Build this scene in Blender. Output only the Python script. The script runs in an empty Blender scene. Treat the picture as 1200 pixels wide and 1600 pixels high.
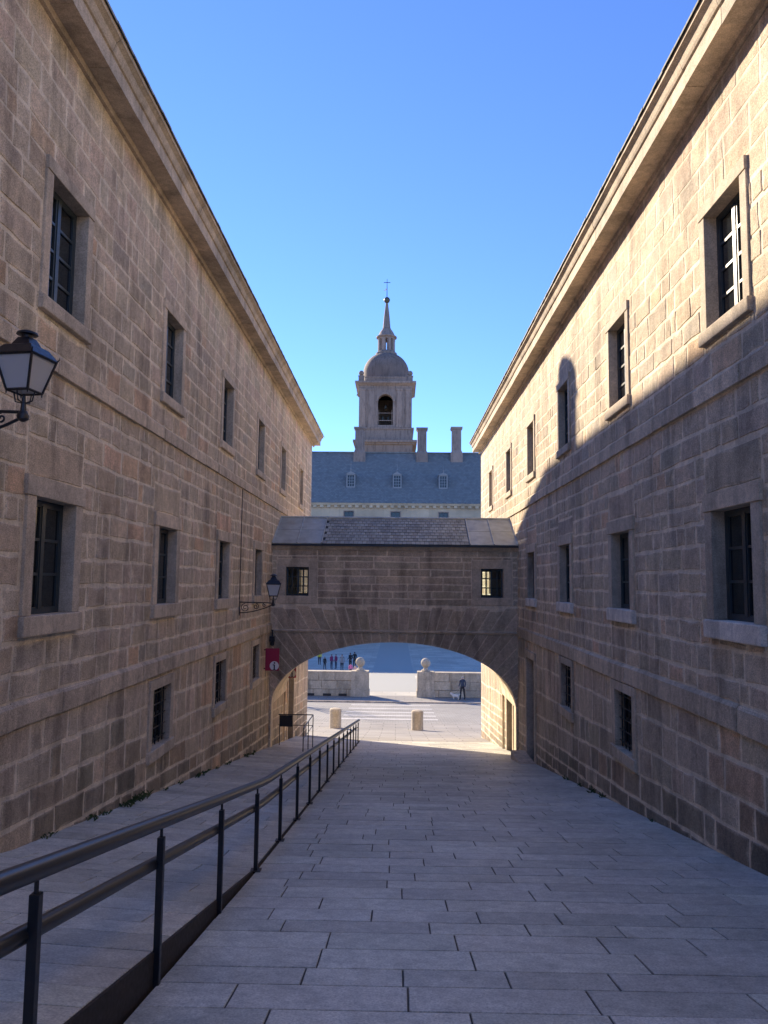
import bpy, bmesh, math, random
from mathutils import Vector, Matrix
random.seed(7)
scn = bpy.context.scene
COL = scn.collection
R = math.radians

# ------------------------------------------------------------------ camera (eye at the origin, street runs along +Y)
FPX = 1200.0
def camera_axes(vp=(620, 911), roll=0.0107):
    dx, dy = vp[0]-600, 800-vp[1]
    c, s = math.cos(roll), math.sin(roll)
    ux, uy = c*dx-s*dy, s*dx+c*dy
    p, a = math.atan2(-uy, FPX), 0.0
    for _ in range(60):
        F = Vector((math.sin(a)*math.cos(p), math.cos(a)*math.cos(p), math.sin(p)))
        Rt = Vector((math.cos(a), -math.sin(a), 0)); U = Rt.cross(F)
        a -= (ux-FPX*Rt.y/F.y)/FPX; p -= (uy-FPX*U.y/F.y)/FPX
    return F, c*Rt+s*U, -s*Rt+c*U
CF, CR, CU = camera_axes()
cam_d = bpy.data.cameras.new('camera'); cam = bpy.data.objects.new('camera', cam_d); COL.objects.link(cam)
cam_d.sensor_fit = 'HORIZONTAL'; cam_d.sensor_width = 36; cam_d.lens = 36; cam_d.clip_start = 0.05; cam_d.clip_end = 5000
cam.matrix_world = Matrix(((CR.x, CU.x, -CF.x, 0), (CR.y, CU.y, -CF.y, 0), (CR.z, CU.z, -CF.z, 0), (0, 0, 0, 1)))
scn.camera = cam
def ray(u, v): return CF+CR*((u-600)/FPX)+CU*((800-v)/FPX)
def on_y(u, v, Y): d = ray(u, v); return d*(Y/d.y)
def on_x(u, v, X): d = ray(u, v); return d*(X/d.x)
def px(P):
    d = P.dot(CF)
    if d < 0.1: return None
    return 600+FPX*P.dot(CR)/d, 800-FPX*P.dot(CU)/d

# ------------------------------------------------------------------ sky, sun, exposure
SUN = Vector((-1.0, 1.364, 0.75)).normalized()       # towards the sun
w = bpy.data.worlds.new('World'); scn.world = w; w.use_nodes = True
nt = w.node_tree; bg = nt.nodes['Background']
sky = nt.nodes.new('ShaderNodeTexSky'); sky.sky_type = 'NISHITA'; sky.sun_disc = False
sky.sun_elevation = math.asin(SUN.z); sky.sun_rotation = math.atan2(SUN.x, SUN.y)
sky.altitude = 1000; sky.air_density = 1.0; sky.dust_density = 0.0; sky.ozone_density = 10.0
tn = nt.nodes.new('ShaderNodeMix'); tn.data_type = 'RGBA'; tn.blend_type = 'MULTIPLY'; tn.inputs[0].default_value = 1.0
tn.inputs[7].default_value = (1.10, 0.86, 0.90, 1)                 # one even tint over the whole sky (the camera's white balance)
nt.links.new(sky.outputs[0], tn.inputs[6]); nt.links.new(tn.outputs[2], bg.inputs[0]); bg.inputs[1].default_value = 0.10
sd = bpy.data.lights.new('sun', 'SUN'); so = bpy.data.objects.new('sun', sd); COL.objects.link(so)
sd.energy = 2.9; sd.angle = R(0.53); sd.color = (1.0, 0.84, 0.63)
so.rotation_euler = SUN.to_track_quat('Z', 'Y').to_euler()
vs = scn.view_settings; vs.view_transform = 'Standard'; vs.look = 'None'; vs.gamma = 1; vs.exposure = 1.85; vs.use_curve_mapping = False

# ------------------------------------------------------------------ materials
def new_mat(name):
    m = bpy.data.materials.new(name); m.use_nodes = True
    return m, m.node_tree, m.node_tree.nodes, m.node_tree.nodes['Principled BSDF']
def N(nt, typ, **kw):
    n = nt.nodes.new(typ)
    for k, v in kw.items():
        if k.startswith('i_'): n.inputs[int(k[2:])].default_value = v
        else: setattr(n, k, v)
    return n
def noise(nt, vec, scale, detail=4, rough=0.6):
    n = nt.nodes.new('ShaderNodeTexNoise'); n.inputs['Scale'].default_value = scale
    n.inputs['Detail'].default_value = detail; n.inputs['Roughness'].default_value = rough
    nt.links.new(vec, n.inputs['Vector']); return n.outputs['Fac']
def ramp(nt, fac, stops):
    r = nt.nodes.new('ShaderNodeValToRGB'); e = r.color_ramp.elements
    while len(e) < len(stops): e.new(0.5)
    for el, (p, c) in zip(e, stops):
        el.position = p; el.color = (c, c, c, 1) if not isinstance(c, tuple) else c+(1,)
    nt.links.new(fac, r.inputs[0]); return r.outputs[0]
def mul(nt, a, b, fac=1.0, mode='MULTIPLY'):
    m = nt.nodes.new('ShaderNodeMix'); m.data_type = 'RGBA'; m.blend_type = mode; m.inputs[0].default_value = fac
    for s, i in ((a, 6), (b, 7)):
        if hasattr(s, 'links'): nt.links.new(s, m.inputs[i])
        else: m.inputs[i].default_value = tuple(s)+(1,)
    return m.outputs[2]
def stretch(nt, vec, sc):
    m = nt.nodes.new('ShaderNodeMapping'); m.inputs['Scale'].default_value = sc
    nt.links.new(vec, m.inputs[0]); return m.outputs[0]
def bump(nt, bs, h, strength, dist):
    b = nt.nodes.new('ShaderNodeBump'); b.inputs['Strength'].default_value = strength; b.inputs['Distance'].default_value = dist
    nt.links.new(h, b.inputs['Height']); nt.links.new(b.outputs[0], bs.inputs['Normal'])
def stone_mat(name, base, tint=True, speck=0.5, rough=0.85, bstr=0.5, bdist=0.012, stain=0.45, big=1.3):
    m, nt, nodes, bs = new_mat(name)
    g = nodes.new('ShaderNodeNewGeometry'); pos = g.outputs['Position']
    col = ramp(nt, noise(nt, pos, big, 5), [(0.25, tuple(x*0.74 for x in base)), (0.75, tuple(x*1.22 for x in base))])
    col = mul(nt, col, ramp(nt, noise(nt, pos, 70, 3, 0.75), [(0.3, 1-speck), (0.62, 1.18)]))
    col = mul(nt, col, ramp(nt, noise(nt, pos, 9, 4, 0.7), [(0.3, 0.78), (0.7, 1.15)]))
    if stain:
        st = noise(nt, stretch(nt, pos, (1.6, 1.6, 0.28)), 1.5, 5, 0.65)
        col = mul(nt, col, ramp(nt, st, [(0.32, 1-stain), (0.52, 1.0)]))
    if tint:
        at = nodes.new('ShaderNodeAttribute'); at.attribute_name = 'tint'
        col = mul(nt, col, at.outputs['Color'])
    else:
        oi = nodes.new('ShaderNodeObjectInfo')
        col = mul(nt, col, ramp(nt, oi.outputs['Random'], [(0, (0.86, 0.87, 0.88)), (1, (1.1, 1.07, 1.03))]))
    nt.links.new(col, bs.inputs['Base Color']); bs.inputs['Roughness'].default_value = rough
    h = mul(nt, noise(nt, pos, 28, 6, 0.7), noise(nt, pos, 110, 2, 0.6), 0.35, 'ADD')
    bump(nt, bs, h, bstr, bdist)
    return m
def plain(name, c, rough=0.6, metal=0.0, var=0.12, spec=0.5, scale=30, rvar=0.1):
    m, nt, nodes, bs = new_mat(name)
    g = nodes.new('ShaderNodeNewGeometry')
    n = noise(nt, g.outputs['Position'], scale, 3)
    col = ramp(nt, n, [(0.3, tuple(x*(1-var) for x in c)), (0.7, tuple(min(1, x*(1+var)) for x in c))])
    nt.links.new(col, bs.inputs['Base Color'])
    nt.links.new(ramp(nt, n, [(0.3, max(0.02, rough-rvar)), (0.7, min(1, rough+rvar))]), bs.inputs['Roughness'])
    bs.inputs['Metallic'].default_value = metal; bs.inputs['Specular IOR Level'].default_value = spec
    return m
def paving_mat(name, c, w_, h_, rough=0.75, mortar=0.55, axis=None):
    m, nt, nodes, bs = new_mat(name)
    g = nodes.new('ShaderNodeNewGeometry'); pos = g.outputs['Position']
    b = nodes.new('ShaderNodeTexBrick'); b.inputs['Scale'].default_value = 1
    b.inputs['Brick Width'].default_value = w_; b.inputs['Row Height'].default_value = h_; b.inputs['Mortar Size'].default_value = 0.016
    b.inputs['Color1'].default_value = tuple(x*0.88 for x in c)+(1,); b.inputs['Color2'].default_value = tuple(x*1.1 for x in c)+(1,)
    b.inputs['Mortar'].default_value = tuple(x*mortar for x in c)+(1,)
    nt.links.new(pos, b.inputs['Vector'])
    col = mul(nt, b.outputs['Color'], ramp(nt, noise(nt, pos, 0.35, 5), [(0.3, 0.8), (0.7, 1.12)]))
    col = mul(nt, col, ramp(nt, noise(nt, pos, 40, 3), [(0.3, 0.85), (0.7, 1.1)]))
    nt.links.new(col, bs.inputs['Base Color']); bs.inputs['Roughness'].default_value = rough
    bump(nt, bs, b.outputs['Fac'], -0.3, 0.006)
    return m
M = {}
M['stone'] = stone_mat('ashlar granite', (0.63, 0.505, 0.36), speck=0.5, bstr=0.8, bdist=0.014)
M['trim'] = stone_mat('dressed granite', (0.60, 0.495, 0.37), tint=False, speck=0.35, bstr=0.3, bdist=0.006, stain=0.35)
M['pale'] = stone_mat('pale worn granite', (0.72, 0.66, 0.58), tint=False, speck=0.25, bstr=0.3, bdist=0.006, stain=0.4)
M['mortar'] = stone_mat('lime mortar', (0.86, 0.73, 0.55), tint=False, speck=0.2, bstr=0.7, bdist=0.012, stain=0.3)
M['bridge_mortar'] = stone_mat('grey mortar', (0.78, 0.66, 0.49), tint=False, speck=0.2, bstr=0.6, bdist=0.01, stain=0.3)
M['slab'] = stone_mat('paving granite', (0.56, 0.55, 0.475), speck=0.35, rough=0.55, bstr=0.3, bdist=0.004, stain=0.16, big=0.7)
M['joint'] = plain('paving joint dirt', (0.07, 0.065, 0.06), 0.9)
M['parapet'] = stone_mat('parapet granite', (0.54, 0.455, 0.33), speck=0.3, stain=0.3)
M['far_stone'] = stone_mat('far granite', (0.29, 0.225, 0.185), tint=False, speck=0.1, stain=0.4, big=0.12)
M['dome_stone'] = stone_mat('weathered dome stone', (0.21, 0.155, 0.125), tint=False, speck=0.1, stain=0.45, big=0.2)
M['far_wall'] = paving_mat('far facade', (0.56, 0.44, 0.29), 1.6, 0.7, mortar=0.85)
M['iron'] = plain('black painted steel', (0.012, 0.014, 0.02), 0.38, spec=0.5)
M['rail'] = plain('worn handrail steel', (0.022, 0.023, 0.026), 0.36, spec=0.6, var=0.05, rvar=0.02)
M['timber'] = plain('dark blue-green timber', (0.03, 0.045, 0.055), 0.4)
M['door'] = plain('dark old timber door', (0.022, 0.02, 0.02), 0.6)
M['rust'] = plain('rusted plate', (0.03, 0.022, 0.018), 0.7)
M['white'] = plain('white enamel', (0.8, 0.8, 0.8), 0.5, var=0.03)
M['magenta'] = plain('magenta sign', (0.36, 0.012, 0.06), 0.45, var=0.05)
M['lead'] = plain('lead sheet', (0.38, 0.40, 0.36), 0.5, metal=0.2, var=0.25, scale=3)
M['far_lead'] = plain('weathered zinc', (0.24, 0.25, 0.25), 0.6)
M['plants'] = plain('weeds', (0.05, 0.085, 0.025), 0.7, var=0.3)
M['road'] = paving_mat('granite setts', (0.33, 0.315, 0.285), 0.3, 0.16)
M['forecourt'] = paving_mat('forecourt slabs', (0.31, 0.29, 0.26), 1.3, 0.7, mortar=0.4)
M['plaza'] = paving_mat('plaza slabs', (0.54, 0.51, 0.42), 2.2, 1.5)
M['path'] = plain('plaza path', (0.40, 0.40, 0.35), 0.8)
M['paint'] = plain('white road paint', (0.52, 0.50, 0.47), 0.7, var=0.25, scale=6)
M['earth'] = plain('earth', (0.25, 0.22, 0.19), 0.9, scale=0.5)
M['bronze'] = plain('bronze', (0.10, 0.10, 0.08), 0.5, metal=0.5)
def slate_mat(name, c, w_=None, h_=None):
    m, nt, nodes, bs = new_mat(name)
    g = nodes.new('ShaderNodeNewGeometry'); pos = g.outputs['Position']
    oi = nodes.new('ShaderNodeObjectInfo')
    col = ramp(nt, noise(nt, pos, 2.2, 6, 0.8), [(0.3, tuple(x*0.82 for x in c)), (0.7, tuple(x*1.2 for x in c))])
    col = mul(nt, col, ramp(nt, oi.outputs['Random'], [(0, 0.8), (1, 1.22)]))
    if w_:
        b = nodes.new('ShaderNodeTexBrick'); b.inputs['Scale'].default_value = 1
        b.inputs['Brick Width'].default_value = w_; b.inputs['Row Height'].default_value = h_; b.inputs['Mortar Size'].default_value = 0.02
        b.inputs['Color1'].default_value = (0.88, 0.88, 0.88, 1); b.inputs['Color2'].default_value = (1.12, 1.12, 1.12, 1); b.inputs['Mortar'].default_value = (0.65, 0.65, 0.65, 1)
        cx = nodes.new('ShaderNodeSeparateXYZ'); nt.links.new(pos, cx.inputs[0])
        cb = nodes.new('ShaderNodeCombineXYZ'); nt.links.new(cx.outputs[0], cb.inputs[0]); nt.links.new(cx.outputs[2], cb.inputs[1])
        nt.links.new(cb.outputs[0], b.inputs['Vector']); col = mul(nt, col, b.outputs['Color'])
    nt.links.new(col, bs.inputs['Base Color']); bs.inputs['Roughness'].default_value = 0.75; bs.inputs['Specular IOR Level'].default_value = 0.25
    bump(nt, bs, noise(nt, pos, 20, 4), 0.3, 0.01)
    return m
M['slate'] = slate_mat('slate', (0.30, 0.31, 0.28))
M['far_slate'] = slate_mat('far slate', (0.19, 0.20, 0.19), 0.5, 0.3)
def glass_mat():
    m, nt, nodes, bs = new_mat('dark window glass')
    bs.inputs['Base Color'].default_value = (0.012, 0.015, 0.018, 1); bs.inputs['Roughness'].default_value = 0.04
    g = nodes.new('ShaderNodeNewGeometry')
    bump(nt, bs, noise(nt, g.outputs['Position'], 2.5, 2), 0.12, 0.02)
    m2, nt, nodes, bs = new_mat('clear window glass')
    nodes.remove(bs)
    tr = nodes.new('ShaderNodeBsdfTransparent'); tr.inputs[0].default_value = (0.9, 0.93, 0.9, 1)
    gl = nodes.new('ShaderNodeBsdfGlossy'); gl.inputs['Roughness'].default_value = 0.03
    mx = nodes.new('ShaderNodeMixShader'); fr = nodes.new('ShaderNodeFresnel'); fr.inputs[0].default_value = 1.5
    nt.links.new(fr.outputs[0], mx.inputs[0]); nt.links.new(tr.outputs[0], mx.inputs[1]); nt.links.new(gl.outputs[0], mx.inputs[2])
    nt.links.new(mx.outputs[0], nodes['Material Output'].inputs[0])
    m3, nt, nodes, bs = new_mat('milky lantern glass')
    bs.inputs['Base Color'].default_value = (0.78, 0.79, 0.80, 1); bs.inputs['Roughness'].default_value = 0.25
    t = nodes.new('ShaderNodeBsdfTranslucent'); t.inputs[0].default_value = (0.8, 0.8, 0.8, 1)
    mx = nodes.new('ShaderNodeMixShader'); mx.inputs[0].default_value = 0.45
    nt.links.new(bs.outputs[0], mx.inputs[1]); nt.links.new(t.outputs[0], mx.inputs[2]); nt.links.new(mx.outputs[0], nodes['Material Output'].inputs[0])
    return m, m2, m3
M['glass'], M['clear'], M['milky'] = glass_mat()

# ------------------------------------------------------------------ mesh helpers
class MB:
    def __init__(s): s.v = []; s.f = []; s.t = []; s.cur = (1, 1, 1)
    def add(s, vs, fs):
        b = len(s.v); s.v += [tuple(p) for p in vs]; s.f += [tuple(i+b for i in f) for f in fs]; s.t += [s.cur]*len(vs)
    def box(s, x0, x1, y0, y1, z0, z1):
        s.add([(x0,y0,z0),(x1,y0,z0),(x1,y1,z0),(x0,y1,z0),(x0,y0,z1),(x1,y0,z1),(x1,y1,z1),(x0,y1,z1)],
              [(0,3,2,1),(4,5,6,7),(0,1,5,4),(1,2,6,5),(2,3,7,6),(3,0,4,7)])
    def quad(s, a, b, c, d): s.add([a, b, c, d], [(0, 1, 2, 3)])
    def tube(s, pts, r, n=8, caps=True):
        pts = [Vector(p) for p in pts]; rs = r if isinstance(r, (list, tuple)) else [r]*len(pts)
        vs, fs = [], []; up = None
        for i, p in enumerate(pts):
            t = (pts[min(i+1, len(pts)-1)]-pts[max(i-1, 0)]).normalized()
            ref = Vector((0, 0, 1)) if abs(t.z) < 0.95 else Vector((1, 0, 0))
            a = t.cross(ref).normalized(); b = a.cross(t)
            if up is not None and a.dot(up) < 0: a, b = -a, -b
            up = a
            vs += [p+(a*math.cos(2*math.pi*k/n)+b*math.sin(2*math.pi*k/n))*rs[i] for k in range(n)]
        for i in range(len(pts)-1):
            for k in range(n): fs.append((i*n+k, i*n+(k+1) % n, (i+1)*n+(k+1) % n, (i+1)*n+k))
        if caps: fs.append(tuple(range(n))[::-1]); fs.append(tuple((len(pts)-1)*n+k for k in range(n)))
        s.add(vs, fs)
    def lathe(s, prof, c=(0, 0, 0), n=24, off=0.0):
        vs, fs = [], []
        for r, z in prof:
            vs += [(c[0]+r*math.cos(off+2*math.pi*k/n), c[1]+r*math.sin(off+2*math.pi*k/n), c[2]+z) for k in range(n)]
        for i in range(len(prof)-1):
            for k in range(n): fs.append((i*n+k, i*n+(k+1) % n, (i+1)*n+(k+1) % n, (i+1)*n+k))
        fs.append(tuple(range(n))[::-1]); fs.append(tuple((len(prof)-1)*n+k for k in range(n)))
        s.add(vs, fs)
    def ball(s, c, r, n=20): s.lathe([(max(1e-3, r*math.sin(math.pi*i/12)), -r*math.cos(math.pi*i/12)) for i in range(13)], c, n)
    def prism(s, prof, y0, y1):              # prof in (x, z), run along y
        n = len(prof); s.add([(x, y0, z) for x, z in prof]+[(x, y1, z) for x, z in prof],
              [(i, (i+1) % n, n+(i+1) % n, n+i) for i in range(n)]+[tuple(range(n))[::-1], tuple(range(n, 2*n))])
    def mesh(s, name, mat, smooth=False, bevel=0.0):
        me = bpy.data.meshes.new(name); me.from_pydata(s.v, [], s.f)
        if not bevel:
            ca = me.color_attributes.new('tint', 'FLOAT_COLOR', 'POINT')
            ca.data.foreach_set('color', [x for t in s.t for x in (t[0], t[1], t[2], 1.0)])
        bm = bmesh.new(); bm.from_mesh(me)
        if bevel: bmesh.ops.bevel(bm, geom=bm.edges[:], offset=bevel, segments=2, affect='EDGES', profile=0.6)
        bmesh.ops.recalc_face_normals(bm, faces=bm.faces[:]); bm.to_mesh(me); bm.free()
        if mat: me.materials.append(M[mat])
        if smooth:
            for p in me.polygons: p.use_smooth = True
            me.set_sharp_from_angle(angle=R(40))
        return me
    def build(s, name, mat, parent=None, smooth=False, bevel=0.0):
        """world-space geometry -> object whose origin sits at the middle of its base"""
        c = Vector(((min(p[0] for p in s.v)+max(p[0] for p in s.v))/2, (min(p[1] for p in s.v)+max(p[1] for p in s.v))/2, min(p[2] for p in s.v)))
        s.v = [(p[0]-c.x, p[1]-c.y, p[2]-c.z) for p in s.v]
        return link(s.mesh(name, mat, smooth, bevel), name, parent, c)
def world_loc(o):
    l = Vector((0, 0, 0))
    while o: l = l+o.location; o = o.parent
    return l
def link(me, name, parent=None, world=None, local=None, rz=0.0):
    o = bpy.data.objects.new(name, me); COL.objects.link(o)
    if parent: o.parent = parent
    if local is not None: o.location = local
    elif world is not None: o.location = Vector(world)-(world_loc(parent) if parent else Vector((0, 0, 0)))
    o.rotation_euler.z = rz
    return o
def thing(name, label, cat, loc=(0, 0, 0), group=None, rz=0.0):
    o = link(None, name, None, loc, rz=rz); return tag(o, label, cat, group)
def tag(o, label, cat=None, group=None, kind=None):
    if label: o['label'] = label
    if cat: o['category'] = cat
    if group: o['group'] = group
    if kind: o['kind'] = kind
    return o
def structure(o, label=None):
    o['kind'] = 'structure'
    if label: o['label'] = label
    return o

# polygons in wall coordinates
def clip(poly, a, b, c):                       # keep a*s+b*z<=c
    out = []
    for i in range(len(poly)):
        p, q = poly[i], poly[(i+1) % len(poly)]; dp, dq = a*p[0]+b*p[1]-c, a*q[0]+b*q[1]-c
        if dp <= 0: out.append(p)
        if dp*dq < 0: t = dp/(dp-dq); out.append((p[0]+(q[0]-p[0])*t, p[1]+(q[1]-p[1])*t))
    return out
def area(p): return sum(p[i][0]*p[(i+1) % len(p)][1]-p[(i+1) % len(p)][0]*p[i][1] for i in range(len(p)))/2
def inset(poly, g):
    if area(poly) < 0: poly = poly[::-1]
    out = poly
    for i in range(len(poly)):
        p, q = poly[i], poly[(i+1) % len(poly)]; ex, ez = q[0]-p[0], q[1]-p[1]; L = math.hypot(ex, ez)
        if L < 1e-4: continue
        nx, nz = ez/L, -ex/L
        out = clip(out, nx, nz, nx*p[0]+nz*p[1]-g)
        if len(out) < 3: return []
    return out
def stone_piece(mb, poly, P, d, back, gap, bev, jit=0.006, rnd=random, smear=None):
    """a single bevelled, slightly uneven stone: outline poly (s,z), P(s,z,d) -> world"""
    q = inset(poly, gap)
    if len(q) < 3 or area(q) < 0.004: return False
    pts = []
    for i in range(len(q)):
        a, b = q[i], q[(i+1) % len(q)]; L = math.hypot(b[0]-a[0], b[1]-a[1])
        if L < 0.02: continue
        pts.append((a[0]+rnd.uniform(-jit, jit), a[1]+rnd.uniform(-jit, jit)))
        k = 2 if L > 0.6 else 1
        if L > 0.2:
            for j in range(1, k+1):
                t = j/(k+1); pts.append((a[0]+(b[0]-a[0])*t+rnd.uniform(-jit, jit), a[1]+(b[1]-a[1])*t+rnd.uniform(-jit, jit)))
    if len(pts) < 3: return False
    cx, cz = sum(p[0] for p in pts)/len(pts), sum(p[1] for p in pts)/len(pts)
    inn = []
    for p in pts:
        dx, dz = cx-p[0], cz-p[1]; L = math.hypot(dx, dz) or 1; k = min(bev*1.3, 0.3*L); inn.append((p[0]+dx/L*k, p[1]+dz/L*k))
    if smear:                                  # mortar dragged over the arrises: an extra ring, tinted towards the mortar at the edge
        n = len(pts); ring = []
        for p in inn:
            dx, dz = cx-p[0], cz-p[1]; L = math.hypot(dx, dz) or 1; k = min(rnd.uniform(0.02, 0.07), 0.4*L); ring.append((p[0]+dx/L*k, p[1]+dz/L*k))
        b0 = len(mb.v); base = mb.cur
        vs = [P(p[0], p[1], back) for p in pts]+[P(p[0], p[1], max(back+0.002, d-bev)) for p in pts]+[P(p[0], p[1], d+rnd.uniform(-0.25, 0.25)*bev) for p in inn]+[P(p[0], p[1], d+rnd.uniform(-0.2, 0.5)*bev) for p in ring]+[P(cx, cz, d+rnd.uniform(0, 0.5)*bev)]
        fs = []
        for i in range(n):
            j = (i+1) % n; fs += [(i, j, n+j, n+i), (n+i, n+j, 2*n+j, 2*n+i), (2*n+i, 2*n+j, 3*n+j, 3*n+i), (3*n+i, 3*n+j, 4*n)]
        mb.add(vs, fs)
        for i in range(n):
            f = rnd.uniform(0.15, 1.0); c = tuple(a*(1-f)+m_*f for a, m_ in zip(base, smear)); mb.t[b0+i] = mb.t[b0+n+i] = c
            f *= rnd.uniform(0.3, 0.9); mb.t[b0+2*n+i] = tuple(a*(1-f)+m_*f for a, m_ in zip(base, smear))
        return True
    n = len(pts); dd = [d+rnd.uniform(-0.25, 0.25)*bev for _ in range(n)]
    vs = [P(p[0], p[1], back) for p in pts]+[P(p[0], p[1], max(back+0.002, d-bev)) for p in pts]+[P(p[0], p[1], dd[i]) for i, p in enumerate(inn)]+[P(cx, cz, d+rnd.uniform(0, 0.4)*bev)]
    fs = []
    for i in range(n):
        j = (i+1) % n; fs += [(i, j, n+j, n+i), (n+i, n+j, 2*n+j, 2*n+i), (2*n+i, 2*n+j, 3*n)]
    mb.add(vs, fs); return True
def courses(s0, s1, z0, z1, hh, ww, holes, rnd, line=None):
    """coursed blocks; line(k, s, z) may bend the bed joints; yields polygons"""
    n = max(1, round((z1-z0)/hh)); zs = [z0]
    hs = [rnd.uniform(0.8, 1.2) for _ in range(n)]; k = (z1-z0)/sum(hs)
    for h in hs: zs.append(zs[-1]+h*k)
    ph = [rnd.uniform(0, 6) for _ in range(n+1)]
    def bed(i, s):
        z = zs[i]
        if 0 < i < n: z += 0.007*math.sin(s*1.7+ph[i])+0.005*math.sin(s*4.3+ph[i]*2)
        return line(z, s) if line else z
    out = []
    for i in range(n):
        s = s0-rnd.uniform(0, ww[0]); 
        while s < s1:
            wd = rnd.uniform(*ww) if rnd.random() > 0.22 else rnd.uniform(ww[0]*0.5, ww[0])
            a, b = max(s, s0), min(s+wd, s1); s += wd
            if b-a < 0.06: continue
            za, zb = bed(i, (a+b)/2), bed(i+1, (a+b)/2)
            segs = [(a, b, None, None)]
            for (h0, h1, g0, g1) in holes:
                ns = []
                for (p, q, lo, hi) in segs:
                    if q <= h0 or p >= h1 or zb <= g0+0.03 or za >= g1-0.03: ns.append((p, q, lo, hi)); continue
                    if p < h0: ns.append((p, h0, lo, hi))
                    if q > h1: ns.append((h1, q, lo, hi))
                    m0, m1 = max(p, h0), min(q, h1)
                    if zb-g1 > 0.07: ns.append((m0, m1, g1, hi))
                    if g0-za > 0.07: ns.append((m0, m1, lo, g0))
                segs = ns
            for (p, q, lo, hi) in segs:
                if q-p < 0.05: continue
                f = lambda i_, s_: bed(i_, s_)
                poly = [(p, f(i, p) if lo is None else lo), (q, f(i, q) if lo is None else lo), (q, f(i+1, q) if hi is None else hi), (p, f(i+1, p) if hi is None else hi)]
                out.append(poly)
    return out
def holed_sheet(mb, P, s0, s1, z0, z1, holes):
    ss = sorted({s0, s1} | {x for h in holes for x in h[:2] if s0 < x < s1}); zz = sorted({z0, z1} | {x for h in holes for x in h[2:] if z0 < x < z1})
    for a, b in zip(ss, ss[1:]):
        for c, d in zip(zz, zz[1:]):
            m, k = (a+b)/2, (c+d)/2
            if any(h[0] < m < h[1] and h[2] < k < h[3] for h in holes): continue
            mb.quad(P(a, c, 0), P(b, c, 0), P(b, d, 0), P(a, d, 0))
def seen_size(pts):
    """rough size of a piece in the picture, 0 when outside it"""
    c = sum((Vector(p) for p in pts), Vector())/len(pts); q = px(c)
    if q is None or not (-60 < q[0] < 1260 and -60 < q[1] < 1660): return 0
    e = max((Vector(p)-c).length for p in pts); return e/c.length
def place_pieces(polys, P, parent, name, rest_name, mat, tint, d, gap, bev, limit=300, back=-0.03, jit=0.006, rnd=random, smear=None):
    """the pieces that show largest become objects, the others one 'stuff' part"""
    order = sorted(range(len(polys)), key=lambda i: -seen_size([P(s, z, 0) for s, z in polys[i]]))
    big = set(order[:limit]); rest = MB(); made = 0
    for i, poly in enumerate(polys):
        mb = MB() if i in big else rest
        c = (sum(p[0] for p in poly)/len(poly), sum(p[1] for p in poly)/len(poly))
        mb.cur = tint(*c); dd = d(*c) if callable(d) else d; gg = gap(*c) if callable(gap) else gap
        if stone_piece(mb, poly, P, dd, back, gg, bev, jit, rnd, smear) and i in big: mb.build(name, mat, parent); made += 1
    if rest.v:
        o = rest.build(rest_name, mat, parent); o['kind'] = 'stuff'
    return made

# ------------------------------------------------------------------ ground profile
XL, XR, YB = -3.74, 3.60, 23.0
def lerp(x, pts):
    if x <= pts[0][0]: return pts[0][1]
    for (a, p), (b, q) in zip(pts, pts[1:]):
        if x <= b: return p+(q-p)*(x-a)/(b-a)
    return pts[-1][1]
PROF = [(-30, 3.415), (7.5, -2.735), (27, -5.542), (39, -7.28), (58, -8.75), (95, -10.0), (136, -10.0), (600, -10.0)]
def gz(y): return lerp(y, PROF)
XRAIL = -1.32
def lz(x, y):                                    # the side walk left of the handrail
    up = max(0.0, min(0.30, 0.052*(7.7-y)))
    return gz(y)+up+0.13*max(0, min(1, (XRAIL-x)/2.4))
g = MB(); ys = sorted({-60, -30, 0, 27, 39, 58, 95, 136, 200, 600}|set(range(-30, 60, 6)))
for a, b in zip(ys, ys[1:]): g.quad((-500, a, gz(a)-0.16), (500, a, gz(a)-0.16), (500, b, gz(b)-0.16), (-500, b, gz(b)-0.16))
structure(g.build('ground', 'earth'))
Y_END = 29.4
def strip(name, mat, x0, x1, y0, y1, dz, step=3.0, f=None):
    m = MB(); n = max(1, int((y1-y0)/step)); yy = sorted({y0+(y1-y0)*i/n for i in range(n+1)} | {k for k, _ in PROF if y0 < k < y1} | ({7.7} if y0 < 7.7 < y1 else set()))
    f = f or (lambda x, y: gz(y))
    for a, b in zip(yy, yy[1:]): m.quad((x0, a, f(x0, a)+dz), (x1, a, f(x1, a)+dz), (x1, b, f(x1, b)+dz), (x0, b, f(x0, b)+dz))
    return structure(m.build(name, mat))
street = strip('street', 'joint', XRAIL, XR+0.05, -8, Y_END, -0.010)
walk = strip('side_walk', 'joint', XL-0.05, XRAIL-0.02, -8, Y_END, -0.010, f=lz)
def slabs(x0, x1, y0, y1, rnd):
    out = []; y = y0; off = 0
    while y < y1:
        h = rnd.uniform(0.29, 0.40); x = x0-rnd.uniform(0.1, 0.9)
        while x < x1:
            wd = rnd.uniform(0.55, 1.15)
            if x+wd > x1-0.25: wd = x1-x
            if x < x0 and x+wd < x0+0.25: wd = x0+0.45-x
            a, b = max(x, x0), min(x+wd, x1); x += wd+1e-6
            out.append([(a, y), (b, y), (b, min(y+h, y1)), (a, min(y+h, y1))])
        y += h
    return out
rs = random.Random(3)
def slab_tint(a, b):
    k = rs.uniform(0.86, 1.12); return (k*rs.uniform(0.985, 1.02), k, k*rs.uniform(0.985, 1.03))
place_pieces(slabs(XRAIL+0.0, XR, -8, Y_END, rs), lambda x, y, d: (x, y, gz(y)+d), street, 'paving_slab', 'distant_paving', 'slab', slab_tint,
             lambda a, b: rs.uniform(-0.0015, 0.0015), 0.0055, 0.003, 300, -0.02, 0.0015, rs)
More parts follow.
